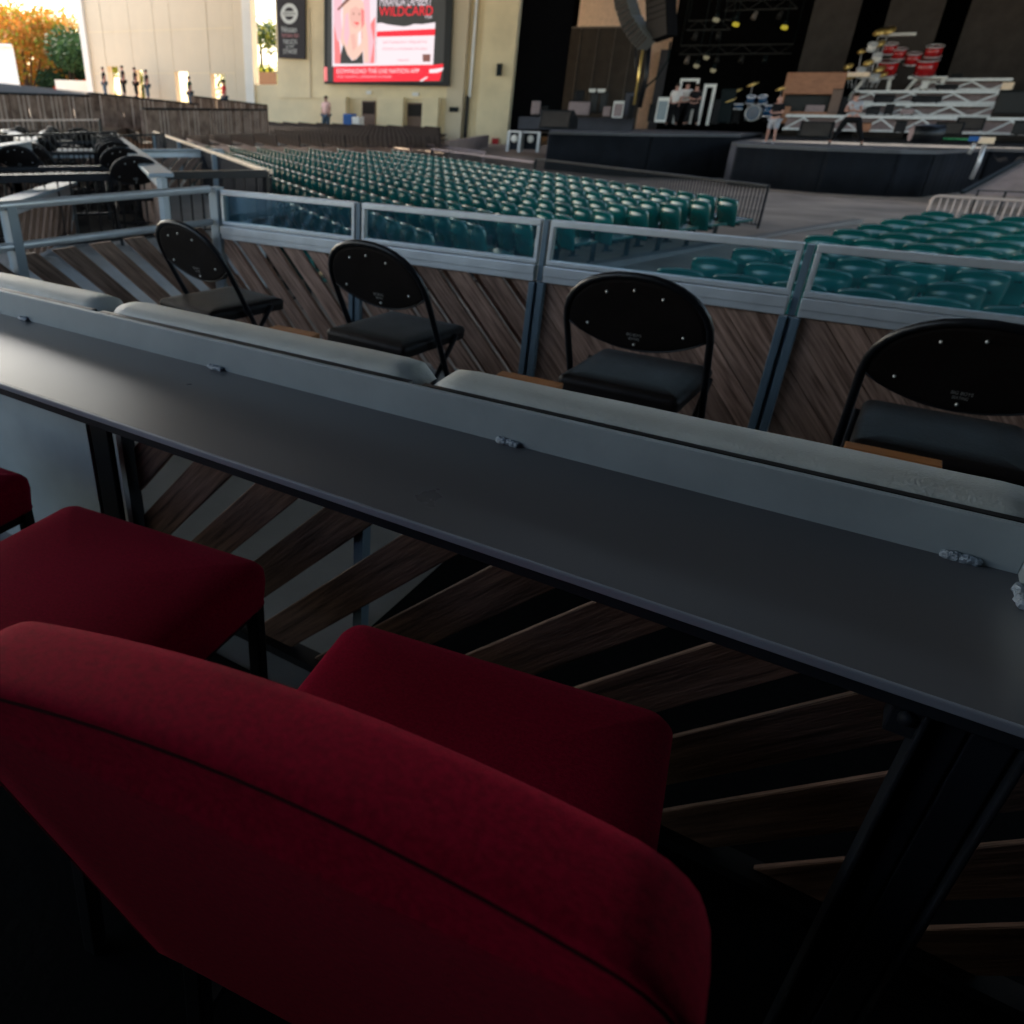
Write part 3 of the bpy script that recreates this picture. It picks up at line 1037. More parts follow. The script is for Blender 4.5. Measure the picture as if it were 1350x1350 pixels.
baluster_fence((-9.6, 8.0), (-11.8, 4.4), H - 0.62, 0, 'black balustrade in the middle of the left boxes', 'black balustrades of the left boxes', rail=0.05)
baluster_fence((-12.0, 9.8), (-14.6, 5.6), H - 0.60, 0, 'black balustrade deep in the left boxes', 'black balustrades of the left boxes', rail=0.05)
mb = MB().prism([(-6.3, 5.6, 0.004), (-15.6, 13.0, 0.004), (-26, 20, 0.004), (-30, 4, 0.004), (-8.4, -1, 0.004), (-7.0, 3.2, 0.004)], (0, 0, 0.006))
struct(mb.build('left_floor_mat', m_darkfloor), 'black rubber flooring of the left boxes')
LG = 'black folding chairs in the left boxes'
lp = [(-7.6, 6.2, 50, 'black folding chair beyond the first balustrade, by the pale shelf'),
      (-8.6, 5.6, 35, 'black folding chair beyond the first balustrade, by the short partition'),
      (-8.8, 7.1, 50, 'second black folding chair along the pale shelf beyond the balustrade'),
      (-10.0, 8.0, 50, 'third black folding chair along the pale shelf beyond the balustrade'),
      (-11.2, 8.9, 50, 'farthest black folding chair along the pale shelf'),
      (-11.8, 6.0, 40, 'black folding chair among the boxes at the left edge'),
      (-13.0, 7.0, 40, 'farthest black folding chair at the left edge'),
      (-6.2, 5.2, 52, 'black folding chair against the first balustrade, near the pale shelf'),
      (-9.4, 7.5, 60, 'black folding chair facing the middle balustrade'),
      (-8.0, 4.6, 40, 'black folding chair inside the first balustrade at the left'),
      (-10.6, 6.4, 48, 'black folding chair beside the middle balustrade'),
      (-12.4, 9.4, 52, 'black folding chair by the deep balustrade'),
      (-13.4, 8.6, 52, 'black folding chair beyond the deep balustrade'),
      (-14.2, 10.6, 52, 'black folding chair at the far end of the left boxes')]
for x, y, a, lb in lp:
    dup(fc, (x, y, 0), R(a), lb, LG, ftree)
fa, fb = Vector((-15.8, 14.0)), Vector((-5.55, 6.42))
fd = (fa - fb).normalized()
for k, s_ in enumerate((2.6, 4.6, 6.6, 8.4, 10.2)):
    for j in range(4):
        q = fb + fd * s_ + Vector((-0.595, -0.804)) * (2.15 + 0.62 * j)
        dup(fc, (q.x, q.y, 0), R(-14 + 6 * j + 3 * k), 'black folding chair, %s from pale shelf, %s line of left boxes' % (ordn(j), ordn(k)), LG, ftree)
# ================================================================== TEAL SEATS
def seat_mbs():
    """fixed arena seat, +Y front, origin on the ground"""
    shell, pan, st = MB(), MB(), MB()
    # back shell: grid; profile seen from behind
    w, h = 0.235, 0.50
    n, m = 10, 14
    def P(u, v, side):            # u -1..1, v 0..1
        z = 0.33 + 0.50 * v
        ww = w * (0.86 + 0.14 * math.sin(min(1, v * 1.25) * math.pi / 2))
        if v > 0.8:
            q = (v - 0.8) / 0.2
            ww *= (1 - 0.13 * q * q)
        x = u * ww
        y = -0.20 - 0.10 * v + 0.045 * u * u - 0.03
        if side < 0:
            y -= 0.028 + 0.050 * (1 - u ** 4) * (math.sin((v - 0.3) / 0.59 * math.pi) if 0.3 < v < 0.89 else 0)
            if v > 0.86: y -= 0.026
        if v > 0.97: z -= 0.012
        return (x, y, z - 0.03 * u * u * v)
    vs = []
    for sgn in (1, -1):
        for j in range(m + 1):
            for i in range(n + 1):
                vs.append(P(-1 + 2 * i / n, j / m, sgn))
    fs = []
    k = (n + 1) * (m + 1)
    for j in range(m):
        for i in range(n):
            a = j * (n + 1) + i
            fs.append((a, a + 1, a + n + 2, a + n + 1)[::-1])
            fs.append((k + a, k + a + 1, k + a + n + 2, k + a + n + 1))
    for i in range(n):
        a = m * (n + 1) + i
        fs.append((a, a + 1, k + a + 1, k + a)[::-1])
        fs.append((i, i + 1, k + i + 1, k + i))
    for j in range(m):
        a = j * (n + 1)
        fs.append((a, a + n + 1, k + a + n + 1, k + a)[::-1])
        a += n
        fs.append((a, a + n + 1, k + a + n + 1, k + a))
    shell.add(vs, fs, True)
    # folded-down seat pan
    pan.prism([(-0.215, -0.20, 0.40), (0.215, -0.20, 0.40), (0.21, 0.19, 0.425), (-0.21, 0.19, 0.425)], (0, 0, 0.035))
    st.mm((-0.262, -0.22, 0.0), (-0.238, -0.14, 0.50))
    st.mm((-0.262, -0.24, 0.50), (-0.238, 0.10, 0.62))
    st.mm((0.0 - 0.26, -0.26, 0.0), (0.0 - 0.23, -0.06, 0.03))
    st.mm((-0.24, -0.17, 0.36), (0.24, -0.12, 0.40))
    return shell, pan, st
sh, pa, st = seat_mbs()
TG = 'teal arena seats'
slots = MB()
for i in range(6):
    slots.mm((-0.10 + i * 0.04 - 0.010, -0.362, 0.60), (-0.10 + i * 0.04 + 0.010, -0.33, 0.625))
root0 = thing('arena_seat', (0, 0, 0), '', 'seat', TG)
sh.build('backrest', m_teal, root0, recenter=False)
pa.build('seat_pan', m_teal, root0, recenter=False, bevel=0.01)
slots.build('vent_slots', m_iron, root0, recenter=False)['kind'] = 'stuff'
st.build('stand', m_iron, root0, recenter=False)
stree = tree_of(root0)
one = MB()
for q in (sh, pa, st): one._m(q, None)
om = None
used = [False]
def place_seat(x, y, z, rz, label):
    global om
    if not used[0]:
        used[0] = True
        root0.location = (x, y, z); root0.rotation_euler = (0, 0, rz); root0['label'] = label
        return
    dup(root0, (x, y, z), rz, label, TG, stree)
small0 = None
def place_small(x, y, z, rz, label):
    global small0
    if small0 is None:
        small0 = one.build('arena_seat', m_teal, None, recenter=False)
        small0.data.materials.append(m_iron)
        # stand faces dark
        nst = len(st.f)
        for p in list(small0.data.polygons)[-nst:]: p.material_index = 1
        o = small0
    else:
        o = small0.copy()
        C.objects.link(o)
    o.location = (x, y, z)
    o.rotation_euler = (0, 0, rz)
    tag(o, label, 'seat', TG)
rowsR = [(7.35, -1.72), (8.2, -1.72), (9.1, -1.58), (10.05, -1.35), (10.95, -1.05), (11.8, -0.80), (12.7, -0.56), (13.55, -0.33), (14.45, -0.09), (15.3, 0.15), (16.15, 0.38)]
ZR = H - 1.35 - 0.83
nind = 0
for i, (yy, x0) in enumerate(rowsR):
    j = 0
    x = x0
    while x / (yy + 0.2) < 0.115:
        place_seat(x, yy + 0.28, ZR, 0, 'teal arena seat, %s from the aisle in the %s row beyond the glass rail' % (ordn(j), ordn(i)))
        nind += 1
        x += 0.535
        j += 1
# left block
P_, Q_ = Vector((0.588, 0.809)), Vector((-0.809, 0.588))
rz = -R(36)
cand = []
for i in range(11):
    E = Vector((-2.55 - 0.272 * i, 15.75 - 0.87 * i))
    pp = E.dot(P_)
    qa = E.dot(Q_)
    qb = 33.6 - max(0, 10 - i) * 0.62
    if i >= 8: qb = 27 - (i - 8) * 3.0
    j = 0
    q = qa
    while q < qb:
        pos = P_ * pp + Q_ * q
        cand.append((pos.length, i, j, pos))
        q += 0.535
        j += 1
cand.sort(key=lambda c: c[0])
rest = MB()
for idx, (dd, i, j, pos) in enumerate(cand):
    z = H - 1.30 - 0.83
    lb = 'teal arena seat, %s from the aisle in the %s row behind the black stage fence' % (ordn(j), ordn(i))
    if idx < 45 and nind < 300:
        place_seat(pos.x, pos.y, z, rz, lb); nind += 1
    elif nind < 300:
        place_small(pos.x, pos.y, z, rz, lb); nind += 1
    else:
        rest._m(sh, Matrix.Translation((pos.x, pos.y, z)) @ Matrix.Rotation(rz, 4, 'Z'))
ro = rest.build('far_teal_seats', m_teal)
tag(ro, 'teal arena seats in the far part of the left block', 'seats', None, 'stuff')
# dark seats beyond, up to the wall
dk = MB()
bkm = MB()
bkm.prism([(-0.24, -0.26, 0.4), (0.24, -0.26, 0.4), (0.22, -0.33, 0.82), (-0.22, -0.33, 0.82)], (0, 0.05, 0.0))
bkm.prism([(-0.22, -0.22, 0.42), (0.22, -0.22, 0.42), (0.22, 0.16, 0.44), (-0.22, 0.16, 0.44)], (0, 0, 0.04))
for i in range(26):
    pp = 3.0 + i * 0.85
    q = 34.2 - (0.3 * i if i < 10 else 3.0)
    while q < 60:
        pos = P_ * pp + Q_ * q
        b = math.degrees(math.atan2(pos.x, pos.y))
        q += 0.55
        wy = 45.4 + (pos.x + 20.9) * 0.1766 - 2.2
        if b > -28.8 - (0.18 * (26 - i) * 0) or b < -57 or pos.y > wy: continue
        dk._m(bkm, Matrix.Translation((pos.x, pos.y, -0.62 + 0.010 * max(0, q - 34))) @ Matrix.Rotation(rz, 4, 'Z'))
do = dk.build('dark_seat_rows', m_dseat)
tag(do, 'rows of dark brown seats between the teal block and the cream wall', 'seats', None, 'stuff')
# terrace under dark seats
# kerb and fences near the stage
mb = MB().beam((-3.72, 11.6, gz(-3.7, 12) + 0.05), (-0.95, 22.2, gz(-1, 22) + 0.05), 0.20, 0.10)
struct(mb.build('aisle_kerb', m_scrimp, None), 'grey kerb strip along the aisle between the teal seat blocks')
baluster_fence((-2.55, 18.6), (-9.9, 23.9), H - 1.32, gz(-4, 19), 'black picket fence between the teal seats and the stage', n=90, ballr=0.012, rail=0.05, name='picket_fence')
baluster_fence((-9.95, 23.95), (-16.5, 29.0), H - 1.42, gz(-12, 24), 'far stretch of black picket fence with a grey rail', railm=m_pinkgrey, n=60, ballr=0.012, rail=0.06, name='picket_fence')
# tan crowd barrier at the right
t = thing('crowd_barrier', (1.5, 20.8, gz(1, 20.8)), 'tan steel crowd barrier behind the right block of teal seats', 'barrier')
zb = gz(1, 20.8)
ztop = H - 1.47
MB().tube([(0.30, 20.8, zb), (0.30, 20.8, ztop - 0.10), (0.33, 20.8, ztop - 0.03), (0.40, 20.8, ztop), (2.9, 20.75, ztop), (2.97, 20.75, ztop - 0.1), (2.97, 20.75, zb)], 0.03, 8).build('frame', m_tan, t, True)
MB().tube([(0.30, 20.8, zb + 0.2), (2.97, 20.75, zb + 0.2)], 0.02, 6).build('bottom_bar', m_tan, t, True)
for i in range(1, 22):
    x = 0.33 + i * 0.123
    MB().tube([(x, 20.8, zb + 0.2), (x, 20.79, ztop)], 0.016, 6).build('bar', m_tan, t, True)

# ================================================================== CREAM WALL WITH SCREEN
WR = Vector((-20.9, 45.4, 0))
WD = Vector((-0.985, -0.174, 0)).normalized()
WN = Vector((WD.y, -WD.x, 0))
if WN.y > 0: WN = -WN                                 # towards the seats
def wp(tt, z, off=0.0):
    p = WR + WD * tt + WN * off
    return Vector((p.x, p.y, z))
def wpx(x, y, off=0.0):
    r = ray(x, y)
    o = WR + WN * off
    det = r.x * (-WD.y) + WD.x * r.y
    s = (o.x * (-WD.y) + WD.x * o.y) / det
    return Vector((r.x * s, r.y * s, r.z * s + H))
wt = thing('side_wall', wp(9, -1), 'tall cream side wall carrying the video screen', 'building')
def wbox(t0, t1, z0, z1, o0, o1, name, mat, par=wt, bevel=0):
    mb = MB().prism([wp(t0, z0, o0), wp(t1, z0, o0), wp(t1, z0, o1), wp(t0, z0, o1)], (0, 0, z1 - z0))
    return mb.build(name, mat, par, True, bevel=bevel)
def wpoly(px, off, th, name, mat, par):
    pts = [wpx(x, y, off) for x, y in px]
    return MB().prism(pts, -WN * th).build(name, mat, par, True)
ZB = -2.0
ZTW = 16
# doorway bright openings are real gaps: wall built of segments
wbox(-0.1, 1.85, ZB, ZTW, -0.6, 0.0, 'pilaster', m_cream)
wbox(1.85, 2.75, ZB, ZTW, -0.9, -0.35, 'recess', m_cream)
wbox(2.75, 3.75, ZB, ZTW, -0.6, 0.12, 'pilaster', m_cream2)
wbox(3.75, 15.35, 1.72, ZTW, -0.6, 0.0, 'wall', m_cream)
wbox(3.75, 15.35, ZB, 1.70, -0.6, -0.04, 'wall', m_cream)
wbox(15.35, 17.1, ZB, 2.45, -0.6, -0.04, 'wall', m_cream)
wbox(17.1, 17.75, ZB, ZTW, -0.6, 0.1, 'column', m_whitewall)
wbox(17.75, 18.5, ZB, ZTW, -0.5, 0.0, 'column', m_cream2)
segs_ = [(18.5, 19.35), (20.5, 22.35), (23.45, 24.8), (24.8, 26.15), (26.85, 28.3), (29.25, 30.6)]
wbox(26.162, 26.85, 3.3, ZTW, -0.5, -0.01, 'wall_panel', m_cream2)
wbox(28.312, 29.25, 3.55, ZTW, -0.5, -0.01, 'wall_panel', m_cream2)
for i, (a, b) in enumerate(segs_):
    wbox(a + 0.012, b, ZB, ZTW, -0.5, 0.0 + (0.015 if i % 2 else 0), 'wall_panel', m_cream2)
wbox(19.362, 20.5, 3.05, ZTW, -0.5, -0.01, 'wall_panel', m_cream2)
wbox(22.362, 23.45, 3.2, ZTW, -0.5, -0.01, 'wall_panel', m_cream2)
wbox(30.6, 31.1, ZB, ZTW, -0.7, 0.25, 'column', m_whitewall)
for t0, t1 in ((10.2, 12.0), (6.35, 8.05), (4.1, 5.1)):
    wbox(t0, t1, ZB, 1.78, 0.0, 0.55, 'buttress', m_cream)
for t0, t1, zz in ((8.38, 9.3, 1.58), (5.25, 6.25, 1.5)):
    dd_ = wbox(t0, t1, ZB, zz, -0.03, 0.03, 'door', m_door)
    e = wbox(t0 + 0.06, t1 - 0.06, zz - 0.72, zz - 0.08, 0.032, 0.045, 'door_window', m_doord, wt)
    wbox(t0 + 0.3, t1 - 0.3, zz + 0.35, zz + 0.55, -0.03, 0.1, 'wall_lamp', m_white)
wbox(2.35, 2.5, 1.8, ZTW, -0.34, -0.2, 'pipe', m_silver)
wbox(2.45, 2.62, ZB + 0.5, 1.9, -0.34, -0.15, 'conduit', m_black)
wbox(2.95, 3.5, 1.05, 1.3, 0.12, 0.2, 'wall_sign', m_iron)
wbox(0.55, 0.8, 2.9, 3.5, 0.0, 0.25, 'wall_light', m_iron)
wbox(0.35, 0.75, -0.9, -0.3, 0.0, 0.1, 'red_box', m_reddrum)

for zz in (3.1, 5.6):
    wbox(18.52, 30.58, zz, zz + 0.03, 0.016, 0.022, 'joint_strip', m_stagewall if 0 else m_cream)
wbox(3.8, 15.3, 1.70, 1.72, -0.05, 0.03, 'ledge', m_cream2)
wbox(12.9, 12.98, 1.72, 6.5, 0.0, 0.06, 'conduit', m_cream2)
# video screen
sc = thing('video_screen', wpx(510, 108, 0.4), 'large video screen showing a red and white concert advert', 'screen')
k1 = 1.0
e_black = emat('screen_black', (0.022, 0.022, 0.02), 1)
e_red = emat('screen_red', (0.95, 0.006, 0.028), 1.15)
e_white = emat('screen_white', (1.0, 0.86, 0.90), 1.0)
e_pink = emat('screen_pink', (1.0, 0.55, 0.62), 1.0)
e_pale = emat('screen_pale', (0.93, 0.80, 0.86), 1.0)
e_rose = emat('screen_rose', (1.0, 0.22, 0.22), 1.0)
e_skin = emat('screen_skin', (0.92, 0.50, 0.42), 1.0)
e_hair = emat('screen_hair', (0.97, 0.62, 0.50), 1.0)
e_brown = emat('screen_brown', (0.24, 0.09, 0.07), 1.0)
e_text = emat('screen_text_red', (0.80, 0.25, 0.32), 1.0)
OF = 0.35
wpoly([(427, -90), (600, -90), (592, 113.5), (427.3, 110.5)], OF, 0.3, 'housing', m_black, sc)
def sp(px, mat, lay, name): return wpoly(px, OF + 0.012 * lay, 0.006, name, mat, sc)
sp([(433, -70), (590, -70), (584, 108), (431, 108)], e_black, 1, 'screen_face')
sp([(437.2, -60), (498, -60), (495.5, 86.5), (438, 87.5)], e_pale, 2, 'photo_panel')
sp([(440, 30), (447, 52), (450, 84), (441, 84)], e_rose, 3, 'picture_shape')
sp([(489, 30), (495, 22), (493.5, 84), (486, 84)], e_rose, 3, 'picture_shape')
sp([(440, -40), (455, -40), (449, 20), (452, 50), (445, 55), (440, 30)], e_pink, 4, 'picture_shape')
sp([(479, -30), (487, -10), (488, 30), (493, 55), (488, 84), (480, 84)], e_pink, 4, 'picture_shape')
sp([(452, 8), (460, 0), (470, -5), (479, 2), (481, 20), (481, 45), (478, 70), (466, 80), (456, 70), (449, 55), (452, 30)], e_hair, 5, 'picture_shape')
sp([(462, 12), (469, 8), (476, 13), (477, 24), (473, 35), (469, 38), (464, 34), (461, 24)], e_skin, 6, 'picture_shape')
sp([(455, 20), (459, 16), (461, 45), (457, 62), (453, 50)], e_pink, 7, 'picture_shape')
sp([(476, 10), (480, 14), (480, 40), (477, 52)], e_rose, 6, 'picture_shape')
sp([(462, 46), (468, 44), (470, 62), (465, 68)], e_skin, 6, 'picture_shape')
sp([(472, 44), (476, 40), (476, 56), (472, 62)], e_white, 6, 'picture_shape')
sp([(466, 29), (474, 30), (471, 33)], e_red, 7, 'picture_shape')
sp([(464, 18), (467, 17), (467, 19.5)], e_brown, 7, 'picture_shape')
sp([(472, 18), (475, 17.5), (474.5, 20)], e_brown, 7, 'picture_shape')
sp([(444.5, 12), (456, -1), (468, -12), (470, -9), (458, 3), (446, 14)], e_brown, 8, 'picture_shape')
sp([(453, 58), (458, 72), (464, 80), (470, 78), (478, 68), (479, 84), (448.5, 84), (449, 72)], e_black, 6, 'picture_shape')
sp([(477, 38), (482, 28), (485, 50), (486, 82), (480, 82)], e_hair, 7, 'picture_shape')
sp([(496.8, 30.5), (503, 30), (510, 32), (520, 33.5), (533, 35), (541, 33.5), (546, 31.5), (556, 32), (573.8, 29.5), (571, 84.7), (496, 85.6)], e_white, 3, 'info_card')
sp([(438, 84), (571, 82.5), (570.8, 85.2), (438, 87.6)], e_white, 4, 'info_card')
sp([(496.8, 41.5), (573.4, 38), (573, 46.6), (496.6, 48.6)], e_red, 4, 'red_stripe')
sp([(440, 88), (571, 85.6), (584.5, 84.2), (579.5, 106.4), (440, 108)], e_red, 3, 'red_banner')
sp([(426.8, 88.2), (431.2, 88.2), (431.4, 107), (427.2, 107)], e_rose, 3, 'red_banner')
sp([(557, 71.5), (567.6, 71.5), (567, 81.3), (557.5, 81.3)], e_brown, 5, 'card_emblem')
sp([(566, 91.5), (574, 90.8), (585, 89), (583, 93.5), (576, 96), (566, 96.4)], e_white, 4, 'banner_mark')
sp([(553, 106.5), (562, 101.2), (564.5, 101.8), (556, 107.5)], e_white, 4, 'banner_mark')
def stext(s_, x0, x1, y0, y1, mat, lay=5):
    a, b = wpx(x0, (y0 + y1) / 2, OF + 0.012 * lay), wpx(x1, (y0 + y1) / 2, OF + 0.012 * lay)
    top, bot = wpx((x0 + x1) / 2, y0, OF + 0.012 * lay), wpx((x0 + x1) / 2, y1, OF + 0.012 * lay)
    text(s_, (a + b) / 2, (b - a), Vector((0, 0, 1)), (top - bot).length, mat, sc, width=(b - a).length)
stext('MIRANDA LAMBERT', 501, 569, -4.5, 8.5, e_pale)
stext('WILDCARD', 500.5, 570.5, 9, 21.5, e_red)
stext('TOUR', 560, 569.5, 20.8, 24.6, e_pale)
stext('SATURDAY FEB 8TH', 505, 562, 54, 57.5, e_text)
stext('TICKETS & UPGRADES ON SALE', 504, 563, 63, 66.2, e_text)
stext('VENUE', 524, 539, 78.2, 81, e_text)
stext('DOWNLOAD THE LIVE NATION APP', 444, 552.5, 91, 96.8, e_white, 4)
stext('FOR TICKETS, UPGRADES & MORE', 444.5, 516, 99.6, 103.2, e_pink, 4)
# banner sign
bs = thing('banner_sign', wpx(383, 78, 0.2), 'narrow charcoal banner with ring emblem left of the screen', 'sign')
wpoly([(364, -8), (402, -8), (402, 78), (367, 76.5)], 0.18, 0.15, 'board', m_sign, bs)
m_print = pmat('banner_print', (0.62, 0.64, 0.62), 0.6)
m_printp = pmat('banner_print_pink', (0.60, 0.26, 0.27), 0.6)
cc = wpx(381.3, 18.0, 0.20)
hx = (wpx(392.5, 18, 0.2) - cc).length
hy = (wpx(381.3, 4.3, 0.2) - cc).length
ringo, ringi = [], []
X = -WD
for i in range(32):
    a = 2 * math.pi * i / 32
    ringo.append(cc + X * hx * math.cos(a) + Vector((0, 0, hy * math.sin(a))))
    ringi.append(cc + X * hx * 0.60 * math.cos(a) + Vector((0, 0, hy * 0.62 * math.sin(a))))
mb = MB().add(ringo + ringi, [(i, (i + 1) % 32, 32 + (i + 1) % 32, 32 + i) for i in range(32)])
mb.build('ring_emblem', m_print, bs, True)
wpoly([(370, 14.8), (392.6, 14.8), (392.4, 21.4), (370, 21.4)], 0.215, 0.006, 'emblem_bar', m_print, bs)
def btext(s_, x0, x1, y0, y1, mat, off=0.225):
    a, b = wpx(x0, (y0 + y1) / 2, off), wpx(x1, (y0 + y1) / 2, off)
    top, bot = wpx((x0 + x1) / 2, y0, off), wpx((x0 + x1) / 2, y1, off)
    text(s_, (a + b) / 2, (b - a), Vector((0, 0, 1)), (top - bot).length, mat, bs, width=(b - a).length)
btext('NISSAN', 373, 389.5, 16.4, 19.8, m_sign)
btext('Nissan', 371.5, 391, 35, 43, m_print)
btext('TITAN XD', 371, 394, 45, 49.5, m_printp)
btext('TRUCK', 373, 392, 52.5, 58.5, m_print)
btext('STAGE', 373.5, 391.5, 65, 71, m_print)
btext('OF', 377, 388, 60.2, 63, m_print)
# low walls before the cream wall
t = thing('low_block_wall', (-17, 36, 0), 'low brown-pink block wall where the seating meets the stage side', 'wall')
a, b = atd(586, 186, 38.5), atd(640, 178, 47)
MB().prism([a, b, b + Vector((0, 0, -1.5)), a + Vector((0, 0, -1.5))], (0.2, 0.05, 0)).build('wall', m_stagewall, t, True)
t = thing('pink_rail', (-17, 36, 0), 'thin pinkish rail above the last dark seats', 'railing')
a, b = atd(540, 188.5, 36), atd(640, 201, 34)
MB().beam(a, b, 0.1, 0.10).build('bar', m_pinkgrey, t, True)
for f in (0.02, 0.33, 0.66, 0.98):
    c = a.lerp(b, f)
    MB().mm((c.x - .04, c.y - .04, c.z - 1.3), (c.x + .04, c.y + .04, c.z)).build('post', m_pinkgrey, t, True)
# slatted fence bands behind the left boxes
def band(pa, pb, hgt, label, mat=m_slat, w=0.16, dark=None):
    pa, pb = Vector(pa), Vector(pb)
    o = thing('slat_fence', ((pa.x + pb.x) / 2, (pa.y + pb.y) / 2, min(pa.z, pb.z) - hgt), label, 'fence', 'weathered slat fences behind the left boxes')
    L_ = (pb - pa).length
    dd_ = (pb - pa).normalized()
    k = int(L_ / (w + 0.02))
    mb, mb2 = MB(), MB()
    for i in range(k):
        a = pa + dd_ * (L_ * i / k)
        b = a + dd_ * w * random.uniform(0.85, 1.25)
        z = 0.0 + random.uniform(-0.01, 0.01)
        mb.prism([a + Vector((0, 0, -hgt)), b + Vector((0, 0, -hgt)), b + Vector((0, 0, z)), a + Vector((0, 0, z))], (0, 0.03 + 0.03 * (i % 2), 0))
        if random.random() < 0.5:
            tw = Vector((-a.x, -a.y, 0)).normalized() * 0.07
            c = a + tw
            mb2.prism([c + Vector((0, 0, -hgt)), c + dd_ * 0.05 + Vector((0, 0, -hgt)), c + dd_ * 0.05, c], -tw * 0.3)
    mb.build('slats', mat, o, True)['kind'] = 'stuff'
    mb2.build('pale_uprights', m_tan, o, True)['kind'] = 'stuff'
    MB().beam(pa + Vector((0, -0.03, 0.03)), pb + Vector((0, -0.03, 0.03)), 0.12, 0.06).build('top_rail', dark or m_black, o, True)
    for f in (0, 0.25, 0.5, 0.75, 1):
        c = pa.lerp(pb, f) + Vector((0.05, -0.05, 0))
        MB().mm((c.x - .05, c.y - .12, c.z - hgt), (c.x + .05, c.y - .03, c.z + 0.02)).build('post', m_slat, o, True)
    return o
band(atd(-25, 124, 26), atd(122, 128, 29), 0.9, 'weathered slat fence at the far left under the blue-grey seats')
band(atd(118, 124, 30), atd(262, 139, 33), 0.95, 'weathered slat fence below the people at the far left')
band(atd(190, 145, 27), atd(352, 146, 33), 0.75, 'lower weathered slat fence in front of the dark seats')
band(atd(255, 128, 38), atd(352, 140, 41), 0.7, 'short slat fence beneath the bright doorways')
# blue-grey seats high at the left
bl = MB()
for r_ in range(7):
    for i in range(70):
        f = i / 69
        x = -30 + 245 * f
        y = 125 + 0 * f - r_ * 3.0 * (1 - f * 0.95) + 10 * f * f
        if y > 133: continue
        d_ = 32 + r_ * 0.9 + 6 * f
        p = atd(x, y, d_)
        bl._m(bkm, Matrix.Translation((p.x, p.y, p.z - 0.82)) @ Matrix.Rotation(R(-40), 4, 'Z'))
tag(bl.build('blue_grey_seats', m_bseat), 'rows of blue-grey seats rising at the far left', 'seats', None, 'stuff')
mb = MB()
a, b = atd(-60, 118, 34), atd(215, 128, 44)
c, d2 = atd(215, 131, 60), atd(-60, 109, 60)
mb.prism([a + Vector((0, 0, -0.9)), b + Vector((0, 0, -0.9)), c + Vector((0, 0, -1.0)), d2 + Vector((0, 0, -1.0))], (0, 0, -3))
struct(mb.build('left_terrace', m_conc), 'sloping terrace under the far left seats')

# ================================================================== STAGE
ZD = H - 1.10
def skirt(pts, ztop, zbot, mat, par, name='skirt_panel'):
    # pleated cloth between points
    mb = MB()
    for a, b in zip(pts[:-1], pts[1:]):
        a, b = Vector(a), Vector(b)
        L_ = (b - a).length
        k = max(2, int(L_ / 0.14))
        vs, fs = [], []
        nn_ = Vector(((b - a).y, -(b - a).x)).normalized()
        for i in range(k + 1):
            q = a + (b - a) * i / k + nn_ * (0.018 * math.sin(i * 1.9) + 0.012 * math.sin(i * 0.71 + 1))
            for z in (zbot, ztop): vs.append((q.x, q.y, z))
        for i in range(k): fs.append((2 * i, 2 * i + 2, 2 * i + 3, 2 * i + 1))
        mb.add(vs, fs, True)
    o = mb.build(name, mat, par, True)
    s_ = o.modifiers.new('th', 'SOLIDIFY')
    s_.thickness = 0.01
    return o
th_l = atz(966, 188, ZD); th_l = Vector((-7.0, 37.6))
thp = [(-7.15, 38.6), (-6.6, 36.9), (-3.2, 35.6), (-0.9, 35.7), (0.15, 36.4), (1.9, 41.5)]
stg = thing('main_stage', (-3, 42, -1.75), 'wide black stage deck with dark cloth skirts', 'stage')
gzs = -1.47
deckp = thp + [(9, 41.8), (9, 62), (-22, 62), (-22, 47.5), (-9.3, 47.5), (-7.3, 41)]
MB().prism([(x, y, ZD - 0.12) for x, y in deckp], (0, 0, 0.12)).build('thrust_deck', m_deck, stg, True)
skirt([Vector(p) for p in thp[:2]], ZD - 0.12, gzs, m_skirt2, stg)
skirt([Vector(p) for p in thp[1:5]], ZD - 0.12, gzs, m_skirt, stg)
skirt([Vector(p) for p in thp[4:]] + [Vector((9, 41.8))], ZD - 0.12, gzs, m_skirt, stg)
# left wing, a little higher
ZL = H - 0.86
lw = [atz(713, 172.5, ZL), atz(835, 176.5, ZL), atz(955, 176, ZL)]
lwp = [Vector((p.x, p.y)) for p in lw]
s0 = thing('stage_wing', (-12, 44, -1.7), 'left stage wing with a black skirt beside the thrust', 'stage')
L0, L1, L2 = Vector((-14.6, 36.4)), Vector((-10.4, 38.0)), Vector((-7.3, 41.0))
MB().prism([(L0.x, L0.y, ZL - 0.1), (L1.x, L1.y, ZL - 0.1), (L2.x, L2.y, ZL - 0.1), (-7.4, 47.4, ZL - 0.1), (-19.0, 47.4, ZL - 0.1), (-17.5, 44, ZL - 0.1)], (0, 0, 0.1)).build('deck', m_deck, s0, True)
skirt([L0, L1, L2, Vector((-7.4, 47.3))], ZL - 0.1, gzs, m_skirt, s0)
skirt([Vector((-17.5, 44)), L0], ZL - 0.1, -1.7, m_skirt2, s0)
# raised grey step at the back of the wing
t = thing('stage_step', (-15, 42, ZL), 'grey raised step behind the left stage wing', 'stage')
a, b = atd(684, 156, 43.5), atd(835, 160, 44)
MB().prism([(a.x, a.y, ZL + 0.002), (b.x, b.y, ZL + 0.002), (b.x - 0.5, b.y + 1.8, ZL + 0.002), (a.x - 0.5, a.y + 1.8, ZL + 0.002)], (0, 0, 0.55)).build('step_block', m_skirt2, t, True)
